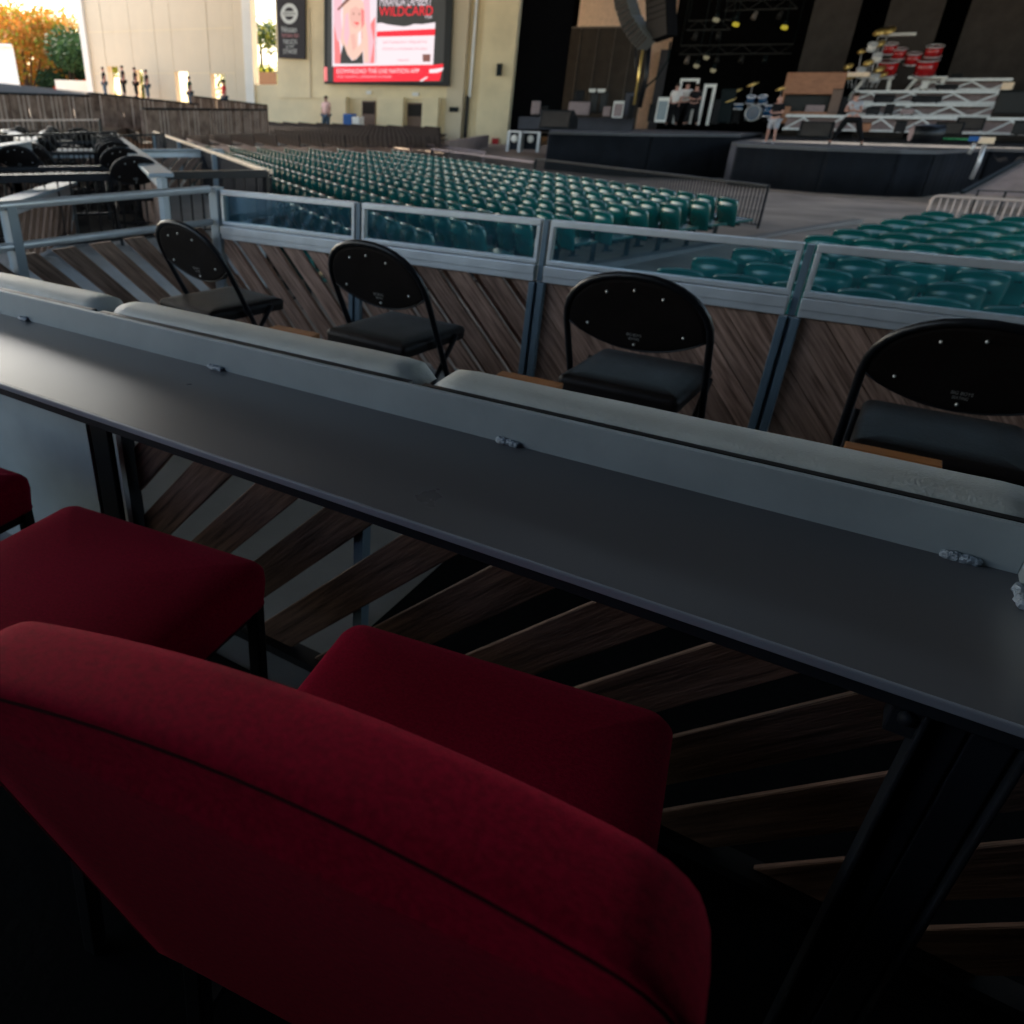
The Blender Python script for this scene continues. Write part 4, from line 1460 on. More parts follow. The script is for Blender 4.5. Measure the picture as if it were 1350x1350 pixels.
# stage house: black surround
t = thing('stage_house', (-5, 62, -1.7), 'black draped interior of the stage house', 'building')
MB().mm((-30, 63, -2), (25, 63.4, 14)).build('rear_drape', m_drape, t, True)
MB().mm((12, 44, -2), (12.4, 63, 14)).build('side_drape', m_drape, t, True)
MB().mm((-30, 46.8, 9.5), (13, 63.4, 9.8)).build('ceiling_drape', m_drape, t, True)
MB().mm((-30, 47.3, -2), (-29.6, 63, 14)).build('side_drape', m_drape, t, True)
def vpanel(x0, x1, yb, d_, ztop, name, mat, label, cat, zbot=None, thick=0.25, seams=0, xt=None, group=None):
    a, b = atd(x0, yb, d_), atd(x1, yb, d_)
    zb_ = ZD if zbot is None else zbot
    o = thing(name, ((a.x + b.x) / 2, (a.y + b.y) / 2, zb_), label, cat, group)
    dd_ = (b - a); dd_.z = 0
    nn_ = Vector((-dd_.y, dd_.x, 0)).normalized() * thick
    A3, B3 = Vector((a.x, a.y, zb_)), Vector((b.x, b.y, zb_))
    MB().prism([A3, B3, B3 + nn_, A3 + nn_], (0, 0, ztop - zb_)).build('cloth', mat, o, True)
    if seams:
        for i in range(seams + 1):
            c = A3.lerp(B3, i / seams) - nn_ * 0.1
            MB().beam(c, c + Vector((0, 0, ztop - zb_)), 0.05, 0.03, dd_).build('seam', m_scrimp, o, True)
        MB().beam(A3 + Vector((0, 0, ztop - zb_)), B3 + Vector((0, 0, ztop - zb_)), 0.1, 0.08).build('seam', m_scrimp, o, True)
    return o
vpanel(672, 742, 130, 50.5, 12, 'leg_drape', m_drape, 'tall black drape just right of the cream wall', 'drape')
zs_ = atd(790, 36, 55).z
vpanel(734, 845, 120, 55, zs_, 'grey_scrim', m_scrim, 'grey seamed scrim wall at the left of the stage', 'scrim', seams=5)
vpanel(750, 874, 120, 59, 9.4, 'back_panel_wall', m_pinklit, 'cream rear wall glimpsed above and beside the grey scrim', 'wall')
vpanel(862, 874, 120, 57.5, 4.6, 'grey_strip', m_skirt2, 'grey strip standing beside the cream rear wall', 'panel', zbot=ZD)
vpanel(874, 1052, 120, 58, 9.4, 'leg_drape', m_drape, 'wide black drape behind the small stage lamps', 'drape')
vpanel(1047, 1107, 110, 53, 9.4, 'stage_flat', m_scrim, 'leftmost of three grey stage flats', 'stage flat', group='grey stage flats')
vpanel(1143, 1213, 110, 53.5, 9.4, 'stage_flat', m_scrim, 'middle grey stage flat, behind the red drums', 'stage flat', group='grey stage flats')
vpanel(1245, 1400, 110, 54, 9.4, 'stage_flat', m_scrim, 'rightmost grey stage flat at the edge of the photo', 'stage flat', group='grey stage flats')
# line arrays
def line_array(px, d_, n, w, h, label, mat, sweep):
    base = atd(px[0][0], px[0][1], d_)
    o = thing('line_array', base, label, 'loudspeaker', 'hanging loudspeaker arrays')
    pts = []
    for x, y in px: pts.append(atd(x, y, d_))
    tot = len(pts) - 1
    for i in range(n):
        f = i / (n - 1) * tot
        k = min(int(f), tot - 1)
        p = pts[k].lerp(pts[k + 1], f - k)
        dr_ = (pts[k + 1] - pts[k]).normalized()
        ang = math.atan2(dr_.x, -dr_.z)
        mm_ = Matrix.Rotation(R(-20), 3, 'Z') @ Matrix.Rotation(-ang * 0.9, 3, 'Y')
        cab = MB().box(p, (w, 0.7, h), mm_).build('cabinet', mat, o, True, bevel=0.02)
        gr = MB().box(p + mm_ @ Vector((0, -0.36, 0)), (w * 0.9, 0.02, h * 0.8), mm_).build('grille', m_scrim, None)
        gr.parent = cab
        gr.location = gr.location - o.location - cab.location
    for s_ in (-1, 1):
        q = pts[0] + Vector((s_ * 0.25, 0, 0))
        MB().tube([q, (q.x, q.y, 9.3)], 0.03, 6).build('rigging_chain', m_black, o, True)
    return o
m_la = pmat('speaker_grey', (0.10, 0.105, 0.10), 0.5)
line_array([(822, -50), (822, -20), (825, 5), (832, 27), (843, 44), (852, 55)], 40, 16, 0.62, 0.27, 'curved grey hanging loudspeaker array, left one', m_la, 0)
line_array([(870, -50), (871, -10), (872, 25), (873, 46)], 40, 14, 1.0, 0.30, 'broad black hanging loudspeaker array, right one', m_dark, 0)
def rope(name, px, d_, r_, mat, label, cat):
    pts = [atd(x, y, d_) for x, y in px]
    o = MB().tube(pts, r_, 6).build(name, mat)
    tag(o, label, cat)
    return o
rope('cable', [(848, 62), (842, 100), (836, 138)], 41, 0.06, m_brass, 'yellow cable hanging below the curved loudspeaker array', 'cable')
rope('cable', [(856, 60), (852, 100), (843, 142)], 41, 0.12, m_black, 'thick black cable bundle below the loudspeaker arrays', 'cable')
rope('cable', [(838, 60), (838, 90), (839, 118)], 41.5, 0.05, m_black, 'thin black cable left of the yellow one', 'cable')
rope('cable', [(884, 55), (880, 80), (866, 102), (850, 116), (838, 128)], 42, 0.05, m_iron, 'curved dark cable sagging from the right loudspeaker array', 'cable')
# small stage lamps
e_lamp = emat('lamp_yellow', (0.75, 0.60, 0.05), 0.5)
e_lampw = emat('lamp_white', (0.8, 0.72, 0.45), 0.2)
LP = [(970, 34, e_lamp, 'yellow stage lamp high left of the first grey flat'), (1034, 38, e_lamp, 'yellow stage lamp nearest the first grey flat'),
      (918, 89, e_lampw, 'pale square stage lamp low above the white frames'), (931, 78, e_lampw, 'small pale stage lamp above the square one'),
      (940, 95, e_lampw, 'small pale stage lamp right of the square one'), (944, 28, e_lampw, 'small dim stage lamp left of the yellow pair')]
for x, y, em, lb in LP:
    p = atd(x, y, 52)
    o = thing('stage_lamp', p, lb, 'lamp', 'small stage lamps')
    MB().tube([(0, 0.1, 0.35), (0, 0, 0.12)], [0.08, 0.13], 10).build('housing', m_iron, o)
    MB().tube([(0, 0, 0.12), (-0.02, -0.03, 0.0)], [0.17, 0.17 if y < 60 else 0.12], 10).build('lens', em, o)
    MB().tube([(0, 0.1, 0.35), (0, 0.1, 9.4 - p.z)], 0.02, 5).build('hanger', m_iron, o)

m_dim = pmat('dull_steel', (0.03, 0.03, 0.03), 0.6, 0.1)
for (x0, y0, x1, y1, d_, lb) in ((905, 40, 960, 52, 53, 'short dim lighting truss hanging at the left of the black backdrop'),
                                 (955, 14, 1050, 18, 54, 'dim lighting truss above the yellow stage lamps'),
                                 (895, 72, 1040, 84, 55, 'long dim lighting truss across the black backdrop')):
    a, b = atd(x0, y0, d_), atd(x1, y1, d_)
    b.z = a.z
    o = thing('lighting_truss', (a + b) / 2, lb, 'truss', 'dim trusses before the black backdrop')
    for dz in (0, 0.45):
        MB().beam(a + Vector((0, 0, dz)), b + Vector((0, 0, dz)), 0.06, 0.06).build('chord', m_dim, o, True)
    k = max(4, int((b - a).length / 0.6))
    mb, mc = MB(), MB()
    for i in range(k):
        p, q = a.lerp(b, i / k), a.lerp(b, (i + 1) / k)
        p.z += 0.45 * (i % 2); q.z += 0.45 * ((i + 1) % 2)
        mb.beam(p, q, 0.035, 0.035)
    mb.build('web', m_dim, o, True)['kind'] = 'stuff'
    for i in range(1, k, 2):
        p = a.lerp(b, (i + random.uniform(-.3, .3)) / k)
        MB().tube([p + Vector((0, 0, -0.1)), p + Vector((random.uniform(-.1, .1), -0.12, -0.45))], [0.1, 0.15], 8).build('lamp_can', random.choice([m_dim, m_iron, m_scrimp]), o, True)
    for e in (a, b):
        MB().tube([(e.x, e.y, e.z + 0.45), (e.x, e.y, 9.45)], 0.025, 5).build('cable', m_iron, o, True)
# silver riser tiers with truss webs
def riser(x0, x1, yt, yb, d_, dep, label, dy=0.0):
    a, b = atd(x0, yt, d_), atd(x1, yt + dy, d_)
    zt_ = (a.z + b.z) / 2
    zb_ = atd((x0 + x1) / 2, yb, d_).z
    o = thing('stage_riser', ((a.x + b.x) / 2, (a.y + b.y) / 2, zb_), label, 'riser', 'silver truss risers on the stage')
    A3, B3 = Vector((a.x, a.y, zt_)), Vector((b.x, b.y, zt_))
    back = Vector((0.0, dep, 0))
    MB().prism([A3 - Vector((0, 0, .12)), B3 - Vector((0, 0, .12)), B3 - Vector((0, 0, .12)) + back, A3 - Vector((0, 0, .12)) + back], (0, 0, 0.12)).build('deck_edge', m_silver, o, True)
    h_ = zt_ - 0.14 - zb_
    L_ = (B3 - A3).length
    k = max(3, int(L_ / 0.75))
    for i in range(k):
        p = A3.lerp(B3, i / k); q = A3.lerp(B3, (i + 1) / k)
        lo, hi = Vector((0, 0.05, -0.14 - h_)), Vector((0, 0.05, -0.14))
        if i % 2: lo, hi = hi, lo
        MB().beam(p + lo, q + hi, 0.07, 0.07).build('brace', m_silver, o, True)
    MB().beam(A3 + Vector((0, 0.05, -0.10 - h_)), B3 + Vector((0, 0.05, -0.10 - h_)), 0.09, 0.09).build('lower_chord', m_silver, o, True)
    MB().prism([A3 + Vector((0, .5, -.14)), B3 + Vector((0, .5, -.14)), B3 + Vector((0, .5, -.14 - h_)), A3 + Vector((0, .5, -.14 - h_))], (0, 0.05, 0)).build('back_panel', m_pinkgrey, o, True)
    return o
riser(1036, 1400, 152, 175, 45, 1.5, 'lowest and widest silver truss riser', 2)
riser(1120, 1312, 136, 153, 47, 1.5, 'second silver truss riser from the bottom')
riser(1124, 1318, 119, 136, 49, 1.5, 'third silver truss riser, just under the red drums')
riser(1208, 1336, 103, 119, 51, 1.5, 'topmost silver truss riser right of the red drums')
def scene_box(x0, x1, y0, y1, d_, dep, name, mat, label, cat, group=None, inset=None, tilt=0, legs=False):
    """box-shaped equipment with a frame or face detail"""
    a, b = atd(x0, y1, d_), atd(x1, y1, d_)
    top = atd((x0 + x1) / 2, y0, d_).z
    o = thing(name, ((a.x + b.x) / 2, (a.y + b.y) / 2, (a.z + b.z) / 2), label, cat, group)
    w = (b - a).length
    h_ = top - (a.z + b.z) / 2
    o.rotation_euler = (R(tilt), 0, math.atan2(b.y - a.y, b.x - a.x))
    MB().mm((-w / 2, 0, 0.05), (w / 2, dep, h_)).build('case', mat, o, bevel=min(0.04, w * 0.1))
    MB().mm((-w * 0.4, -0.015, h_ * 0.15), (w * 0.4, 0.0, h_ * 0.88)).build('front_panel', inset or mat, o, bevel=0.01)
    for s_ in (-1, 1):
        MB().mm((s_ * w * 0.36 - 0.04, 0.05, 0), (s_ * w * 0.36 + 0.04, dep - 0.05, 0.05)).build('foot', m_black, o)
    MB().mm((-w / 2 - 0.01, -0.01, h_), (w / 2 + 0.01, dep + 0.01, h_ + 0.03)).build('lid', m_iron if mat is not m_white else mat, o)
    return o
scene_box(748, 776, 134, 153.5, 43, 0.6, 'flight_case', m_pinkgrey, 'wide grey-pink equipment case at the left of the stage', 'case')
scene_box(699.5, 711, 133, 152.5, 44, 0.5, 'flight_case', m_pinkgrey, 'narrow grey-pink case beside the black drape', 'case')
scene_box(794, 804, 140, 155, 42, 0.4, 'flight_case', m_pinkgrey, 'small grey case left of the white upright panel', 'case')
scene_box(806, 820, 134, 157, 41.5, 0.4, 'monitor_panel', m_white, 'small white upright panel left of the cables', 'panel', inset=m_pinkgrey)
scene_box(862, 877, 129, 163, 41, 0.3, 'monitor_panel', m_white, 'tall white rounded panel right of the cables', 'panel', inset=m_light)
scene_box(776, 786, 122, 150, 44, 0.5, 'equipment_rack', m_black, 'black rack topped by bright gear, left of centre', 'rack')
scene_box(788, 798, 122, 150, 44, 0.5, 'equipment_rack', m_black, 'black rack topped by bright gear, second from the left', 'rack')
scene_box(776, 785, 118, 122.5, 43.6, 0.3, 'mixing_desk', m_white, 'bright white gear on the left black rack', 'mixer')
scene_box(787, 798, 118, 122.5, 43.6, 0.3, 'mixing_desk', m_white, 'bright white gear on the second black rack', 'mixer')
scene_box(820, 834, 122, 155, 44, 0.6, 'equipment_rack', m_skirt2, 'grey rack standing before the cables', 'rack')
scene_box(943, 962, 118, 163, 46, 0.6, 'equipment_rack', m_iron, 'dark tall rack with a pale light, centre stage', 'rack', inset=m_iron)
scene_box(1089, 1103, 118, 152, 46, 0.7, 'flight_case', m_door, 'dark brown tall case right of the wooden cabinet', 'case')
scene_box(1308, 1350, 120, 152, 44.4, 0.8, 'flight_case', m_black, 'black case standing on the risers at the right edge', 'case')
scene_box(1330, 1390, 160, 180, 42, 1.0, 'stage_block', m_black, 'black block at the right edge of the stage', 'block')
m_gear = pmat('scuffed_black_gear', (0.02, 0.02, 0.022), 0.6, 0, 0.4, 6)
GE = 'small black gear on the stage'
for x0, x1, y0, y1, d_, mm_, lb in (
        (826, 833, 128, 158, 42.5, m_gear, 'narrow black amplifier behind the yellow cable'), (853, 861, 138, 160, 42, m_gear, 'black amplifier between the cables and the tall white panel'),
        (879, 886, 140, 163, 44, m_gear, 'black amplifier behind the tall white panel'), (936, 944, 132, 164, 44.6, m_gear, 'black speaker right of the narrow white doorway'),
        (963, 974, 140, 163, 46.5, m_gear, 'black case left of the blue drums'), (1005, 1012, 138, 160, 47.5, m_gear, 'black case right of the blue drums'),
        (1028, 1037, 140, 164, 45.5, m_brownbox, 'orange-brown box left of the wooden cabinet'), (1104, 1113, 128, 151, 46.4, m_gear, 'black amplifier right of the dark brown case'),
        (1140, 1158, 142, 152, 45.6, m_gear, 'low black crate on the lowest riser, left'), (1164, 1176, 138, 152, 45.8, m_gear, 'black crate on the lowest riser beside the low one'),
        (1186, 1204, 143, 152, 45.5, m_pinkgrey, 'flat grey crate on the lowest riser, middle'), (1150, 1178, 126, 136, 47.6, m_gear, 'long black crate on the second riser, left'),
        (1200, 1240, 127, 136, 47.4, m_gear, 'long black crate on the second riser, middle'), (1212, 1222, 108, 119, 49.6, m_white, 'small white unit on the third riser'),
        (1232, 1262, 112, 119, 49.4, m_gear, 'flat black crate on the third riser, right of the white unit'), (1252, 1268, 98, 104, 51.5, m_gear, 'black unit on top of the highest riser'),
        (1262, 1286, 156, 168, 43, m_gear, 'black crate before the lowest riser, right'), (1176, 1192, 160, 176, 42, m_gear, 'black monitor case before the lowest riser, middle'),
        (1130, 1146, 162, 175, 42.5, m_brownbox, 'small tan case before the lowest riser'), (1318, 1334, 108, 120, 49, m_gold, 'tan unit beside the highest riser'),
        (757, 769, 120, 134, 46, m_gear, 'black case behind the wide grey-pink case'), (712, 722, 140, 154, 45, m_gear, 'small black box right of the narrow grey-pink case')):
    scene_box(x0, x1, y0, y1, d_, 0.5, 'stage_gear', mm_, lb, 'stage gear', GE)
# white frames
def frame_thing(x0, x1, y0, y1, d_, label, bar=0.1):
    a, b = atd(x0, y1, d_), atd(x1, y1, d_)
    top = atd((x0 + x1) / 2, y0, d_).z
    o = thing('display_stand', ((a.x + b.x) / 2, (a.y + b.y) / 2, a.z), label, 'frame', 'white frames on stage')
    w = (b - a).length / 2
    h_ = top - a.z
    o.rotation_euler = (0, 0, math.atan2(b.y - a.y, b.x - a.x))
    MB().mm((-w, 0, 0), (-w + bar, 0.1, h_)).build('upright', m_white, o)
    MB().mm((w - bar, 0, 0), (w, 0.1, h_)).build('upright', m_white, o)
    MB().mm((-w, 0.002, h_), (w, 0.098, h_ + bar)).build('crossbar', m_white, o)
    return o
frame_thing(886, 911, 107, 163, 45, 'wide white frame behind the crew in white', 0.12)
frame_thing(918, 934, 115, 165, 44.5, 'narrow white doorway-like frame right of the crew', 0.14)
# wooden cabinet
t = thing('wooden_cabinet', atd(1063, 151, 46), 'orange-brown wooden cabinet with open lower shelf on stage', 'cabinet')
t.rotation_euler = (0, 0, R(8))
w, h_ = 1.25, 1.75
MB().mm((-w, 0, 0.85), (w, 0.7, h_)).build('upper_case', m_brownbox, t, bevel=0.03)
MB().mm((-w, 0, 0), (-w + 0.12, 0.7, 0.85)).build('side', m_brownbox, t)
MB().mm((w - 0.12, 0, 0), (w, 0.7, 0.85)).build('side', m_brownbox, t)
MB().mm((-w + 0.12, 0, 0), (w - 0.12, 0.7, 0.12)).build('bottom_shelf', m_brownbox, t)
MB().mm((-w + 0.12, 0.6, 0.12), (w - 0.12, 0.68, 0.85)).build('rear_panel', m_black, t)
MB().mm((-0.1, 0.1, 0.12), (0.7, 0.5, 0.4)).build('drawer', m_pinkgrey, t)
# drum kits
def drum(o, c, r_, h_, mat, axis=(0, 0, 1), tilt=None):
    c = Vector(c); a = Vector(axis).normalized() * h_ / 2
    s_ = MB().tube([c - a, c + a], r_, 16).build('drum', mat, o)
    for g in (1, -1):
        ax = a.normalized()
        u1 = ax.orthogonal().normalized(); u2 = ax.cross(u1)
        e = MB().tube([c + a * g + (u1 * math.cos(k_ * math.pi / 8) + u2 * math.sin(k_ * math.pi / 8)) * r_ for k_ in range(16)], 0.035, 6, closed=True)
        k = e.build('hoop', m_silver, None)
        k.parent = s_; k.location = k.location - s_.location
def kit(p, label, shell, big):
    o = thing('drum_kit', p, label, 'drum kit', 'drum kits on stage')
    q = big
    drum(o, (0, 0.2 * q, 0.32 * q), 0.30 * q, 0.45 * q, shell, (0, 1, 0))
    drum(o, (0.62 * q, 0, 0.40 * q), 0.24 * q, 0.40 * q, shell)
    drum(o, (-0.62 * q, -0.1, 0.55 * q), 0.18 * q, 0.18 * q, shell)
    drum(o, (-0.22 * q, 0.1, 0.82 * q), 0.17 * q, 0.24 * q, shell, (0.1, -0.3, 1))
    drum(o, (0.24 * q, 0.1, 0.82 * q), 0.18 * q, 0.26 * q, shell, (-0.1, -0.3, 1))
    for x, y, z in ((-0.9, 0.2, 1.15), (0.85, 0.3, 1.25), (-0.35, 0.5, 1.4), (-1.0, -0.1, 0.8)):
        MB().tube([(x * q, y * q, 0), (x * q, y * q, z * q)], 0.018, 6).build('stand', m_silver, o)
        c = MB().tube([(x * q, y * q, z * q), (x * q - .01, y * q - 0.01, z * q + 0.03)], [0.26 * q, 0.04], 16)
        c.build('cymbal', m_brass, o)
    return o
p = atd(1190, 101, 50.5)
t = thing('red_drum_set', p, 'bright red drums on white trestle stands above the risers', 'drums')
for x, z, r_, h_ in ((-0.75, 0.38, 0.44, 0.6), (0.85, 0.38, 0.46, 0.65), (-0.45, 0.98, 0.30, 0.4), (0.2, 0.75, 0.32, 0.45), (0.95, 1.05, 0.36, 0.42), (-0.9, 1.2, 0.3, 0.4)):
    drum(t, (x, 0, z), r_, h_, m_reddrum, (0, -0.25, 1))
MB().mm((-1.5, -0.1, 1.72), (0.0, 0.3, 1.85)).build('white_board', m_white, t, bevel=0.02)
for x in (-1.1, 1.1):
    MB().mm((x - 0.85, -0.2, -0.1), (x + 0.75, 0.3, 0.0)).build('trestle_top', m_white, t)
    MB().beam((x - 0.5, 0, -0.1), (x - 1.0, 0, -1.05), 0.16, 0.16, (0, 1, 0)).build('trestle_leg', m_white, t)
    MB().beam((x + 0.6, 0, -0.1), (x + 0.7, 0, -1.05), 0.16, 0.16, (0, 1, 0)).build('trestle_leg', m_white, t)
t = thing('percussion_rack', atd(1140, 116, 49.5), 'brass cymbals and chrome stands left of the red drums', 'percussion')
for x, y, z, r_ in ((-1.2, 0, 1.3, 0.32), (-0.75, 0.3, 2.2, 0.30), (-0.2, 0, 1.5, 0.34), (0.1, 0.2, 2.6, 0.34), (0.5, 0, 1.1, 0.36), (-0.1, 0.3, 3.3, 0.42), (0.35, 0.3, 3.35, 0.42), (0.75, 0.1, 0.8, 0.3), (-0.9, 0, 0.7, 0.32)):
    x, z, r_ = x * 0.8, z * 0.72, r_ * 0.72
    MB().tube([(x * 0.75, y, 0), (x, y, z)], 0.028, 6).build('stand', m_silver, t)
    MB().tube([(x, y, z), (x - .02, y - 0.05, z + 0.06)], [r_, 0.04], 14).build('cymbal', m_brass, t)
for x, z in ((0.15, 1.3), (-0.4, 0.7), (0.3, 0.45), (-0.2, 1.75)):
    drum(t, (x, 0.1, z), 0.20, 0.26, m_white, (0.1, -0.5, 1))
kit(atd(990, 160, 46), 'blue drum kit standing centre stage in the shade', m_bluedrum, 1.15)
t = thing('keyboard_stand', atd(1112, 125, 48), 'orange-yellow keyboard on a stand behind the leaning crew member', 'keyboard')
MB().mm((-0.85, 0, 0.75), (0.85, 0.4, 0.95)).build('keyboard', m_gold, t, bevel=0.02)
MB().beam((-0.6, 0.2, 0), (0.5, 0.2, 0.75), 0.05, 0.05).build('leg', m_iron, t)
MB().beam((0.6, 0.2, 0), (-0.5, 0.2, 0.75), 0.05, 0.05).build('leg', m_iron, t)
# wedge monitors
def wedge(px, py, d_, label, mat=m_black, s_=1.0, rz_=0.0):
    p = atd(px, py, d_)
    o = thing('wedge_monitor', p, label, 'loudspeaker', 'wedge monitors on the stage')
    o.rotation_euler = (0, 0, rz_)
    MB().prism([(-0.5 * s_, 0, 0), (-0.5 * s_, 0.6 * s_, 0), (-0.5 * s_, 0.55 * s_, 0.25 * s_), (-0.5 * s_, 0.15 * s_, 0.5 * s_)], (1.0 * s_, 0, 0)).build('cabinet', mat, o, bevel=0.02)
    MB().prism([(-0.42 * s_, -0.012, 0.06 * s_), (-0.42 * s_, 0.12 * s_, 0.44 * s_), (-0.42 * s_, 0.11 * s_, 0.45 * s_), (-0.42 * s_, -0.03, 0.06 * s_)], (0.84 * s_, 0, 0)).build('grille', m_scrim, o)
wedge(730, 170, 38, 'black wedge monitor on the left stage wing', s_=1.5)
wedge(1072, 182, 38, 'black wedge monitor between the two crew members', s_=1.2)
wedge(1248, 178, 38.5, 'black wedge monitor near the green cloth', s_=0.9)
wedge(1276, 172, 39.5, 'black wedge monitor right of the green cloth', s_=0.9)
t = thing('round_case', atd(1198, 188, 36.2), 'round-fronted black case at the front lip of the stage', 'case')
MB().tube([(0, 0, 0.3), (0.9, 0.25, 0.3)], 0.30, 16).build('shell', m_black, t)
MB().tube([(-0.03, -0.01, 0.3), (0.0, 0, 0.3)], 0.25, 16).build('face', m_pinkgrey, t)
p = atd(1240, 184, 36.8)
o = MB().prism([p + Vector(v) for v in ((-0.9, 0, 0), (0.5, 0, 0), (1.3, 1.2, 0), (-0.5, 1.2, 0))], (0, 0, 0.04)).build('green_cloth', m_green)
tag(o, 'green cloth lying at the right corner of the stage lip', 'cloth')
# crates of barricade, left of stage
for x0, x1, lb in ((672, 687, 'left of two blue-grey barricade panels with a round light by the stage wing'), (690, 712, 'right of two blue-grey barricade panels with a round light by the stage wing')):
    a, b = atd(x0, 174 + (x0 - 672) * .05, 41), atd(x1, 175, 40.6)
    zl = atd((x0 + x1) / 2, 197, 41).z
    o = thing('barricade_panel', ((a.x + b.x) / 2, (a.y + b.y) / 2, zl), lb, 'barricade', 'barricade panels by the stage wing')
    MB().prism([Vector((a.x, a.y, zl)), Vector((b.x, b.y, zl)), Vector((b.x, b.y, a.z)), Vector((a.x, a.y, a.z))], (0.05, 0.12, 0)).build('panel', m_corr, o, True)
    for e in (a, b): MB().mm((e.x - 0.07, e.y - 0.10, zl - 0.1), (e.x + 0.07, e.y - 0.01, a.z + 0.05)).build('upright', m_silver, o, True)
    MB().beam(Vector((a.x, a.y - 0.05, a.z + 0.03)), Vector((b.x, b.y - 0.05, a.z + 0.03)), 0.1, 0.07).build('top_bar', m_silver, o, True)
    c = (a + b) / 2
    MB().ball((c.x, c.y - 0.06, (a.z + zl) / 2 + 0.1), 0.17, 12, 8, (1, 0.4, 1)).build('round_light', m_white, o, True)
# right stair rail and side slabs
t = thing('stair_rail', (1.2, 37, -1.6), 'two silver stair rails at the right end of the stage', 'railing')
for px in (((1287, 187), (1277, 203)), ((1299, 188), (1290, 214), (1280, 236))):
    MB().tube([atd(x, y, 36.5) for x, y in px], 0.07, 8).build('rail_bar', m_silver, t, True)
MB().box(atd(1285, 183, 36.4), (0.35, 0.2, 0.15)).build('blue_clamp', m_blue, t, True)
MB().box(atd(1301, 185, 36.4), (0.45, 0.2, 0.2)).build('tan_clamp', m_gold, t, True)
for a, b, w_, lb in (((1275, 250), (1350, 205), 1.3, 'pale ramp plate right of the stage, upper'), ((1262, 262), (1350, 232), 1.0, 'pale ramp plate right of the stage, lower')):
    p, q = atz(a[0], a[1], -1.455), atz(b[0], b[1], -1.455)
    q = Vector((min(q.x, 9), min(q.y, 40), -1.455))
    tag(MB().beam(p, q, w_, 0.05).build('ramp_plate', m_tan), lb, 'ramp', 'ramp plates right of the stage')
t = thing('side_ramp', (3, 36, -1.46), 'light brown ramp sloping up at the right end of the stage', 'ramp')
q = [atd(1268, 256, 32.5), atd(1345, 214, 36.0), atd(1420, 216, 36.0), atd(1420, 262, 32.5)]
MB().prism(q, (0, 0, -0.15)).build('ramp_deck', m_stagewall, t, True)
for a_, b_ in ((0, 1), (3, 2)):
    MB().beam(q[a_] + Vector((0, 0, 0.05)), q[b_] + Vector((0, 0, 0.05)), 0.12, 0.10).build('ramp_edge', m_iron, t, True)
# low barrier posts right
baluster_fence((1.5, 30.5), (5.5, 31.5), -0.75, -1.46, 'dark low fence in front of the right stage end', n=6, ballr=0.03)
# items on the ground by the thrust
for x, lb in ((1070, 'left small wooden block with a thin stand before the stage skirt'), (1098, 'right small wooden block with a thin stand before the stage skirt')):
    p = atz(x, 248, -1.46)
    o = thing('stand_block', p, lb, 'stand', 'stands on wooden blocks')
    MB().mm((-0.30, -0.2, 0), (0.30, 0.2, 0.08)).build('block', m_brownbox, o)
    MB().tube([(0, 0, 0.08), (0.05, 0, 0.55)], 0.03, 6).build('rod', m_iron, o)
p = atz(1175, 252, -1.46)
o = MB().prism([p + Vector(v) for v in ((-0.5, 0, 0), (0.9, -0.1, 0), (0.8, 0.6, 0), (-0.3, 0.7, 0))], (0.05, 0, 0.32)).build('blue_tarp', m_blue, None, bevel=0.06)
tag(o, 'crumpled blue tarp at the foot of the stage skirt', 'tarp')
p = atz(1215, 249, -1.46)
o = MB().ball(p + Vector((0, 0, 0.15)), 0.45, 10, 6, (1.5, 0.6, 0.5)).build('tan_bag', m_gold)
tag(o, 'tan bag lying behind the crowd barrier', 'bag')
p = atz(1195, 256, -1.46)
o = MB().ball(p + Vector((0, 0, 0.1)), 0.25, 10, 6, (1.2, 0.6, 0.5)).build('white_bag', m_white)
tag(o, 'small white bag between the blue tarp and the tan bag', 'bag')

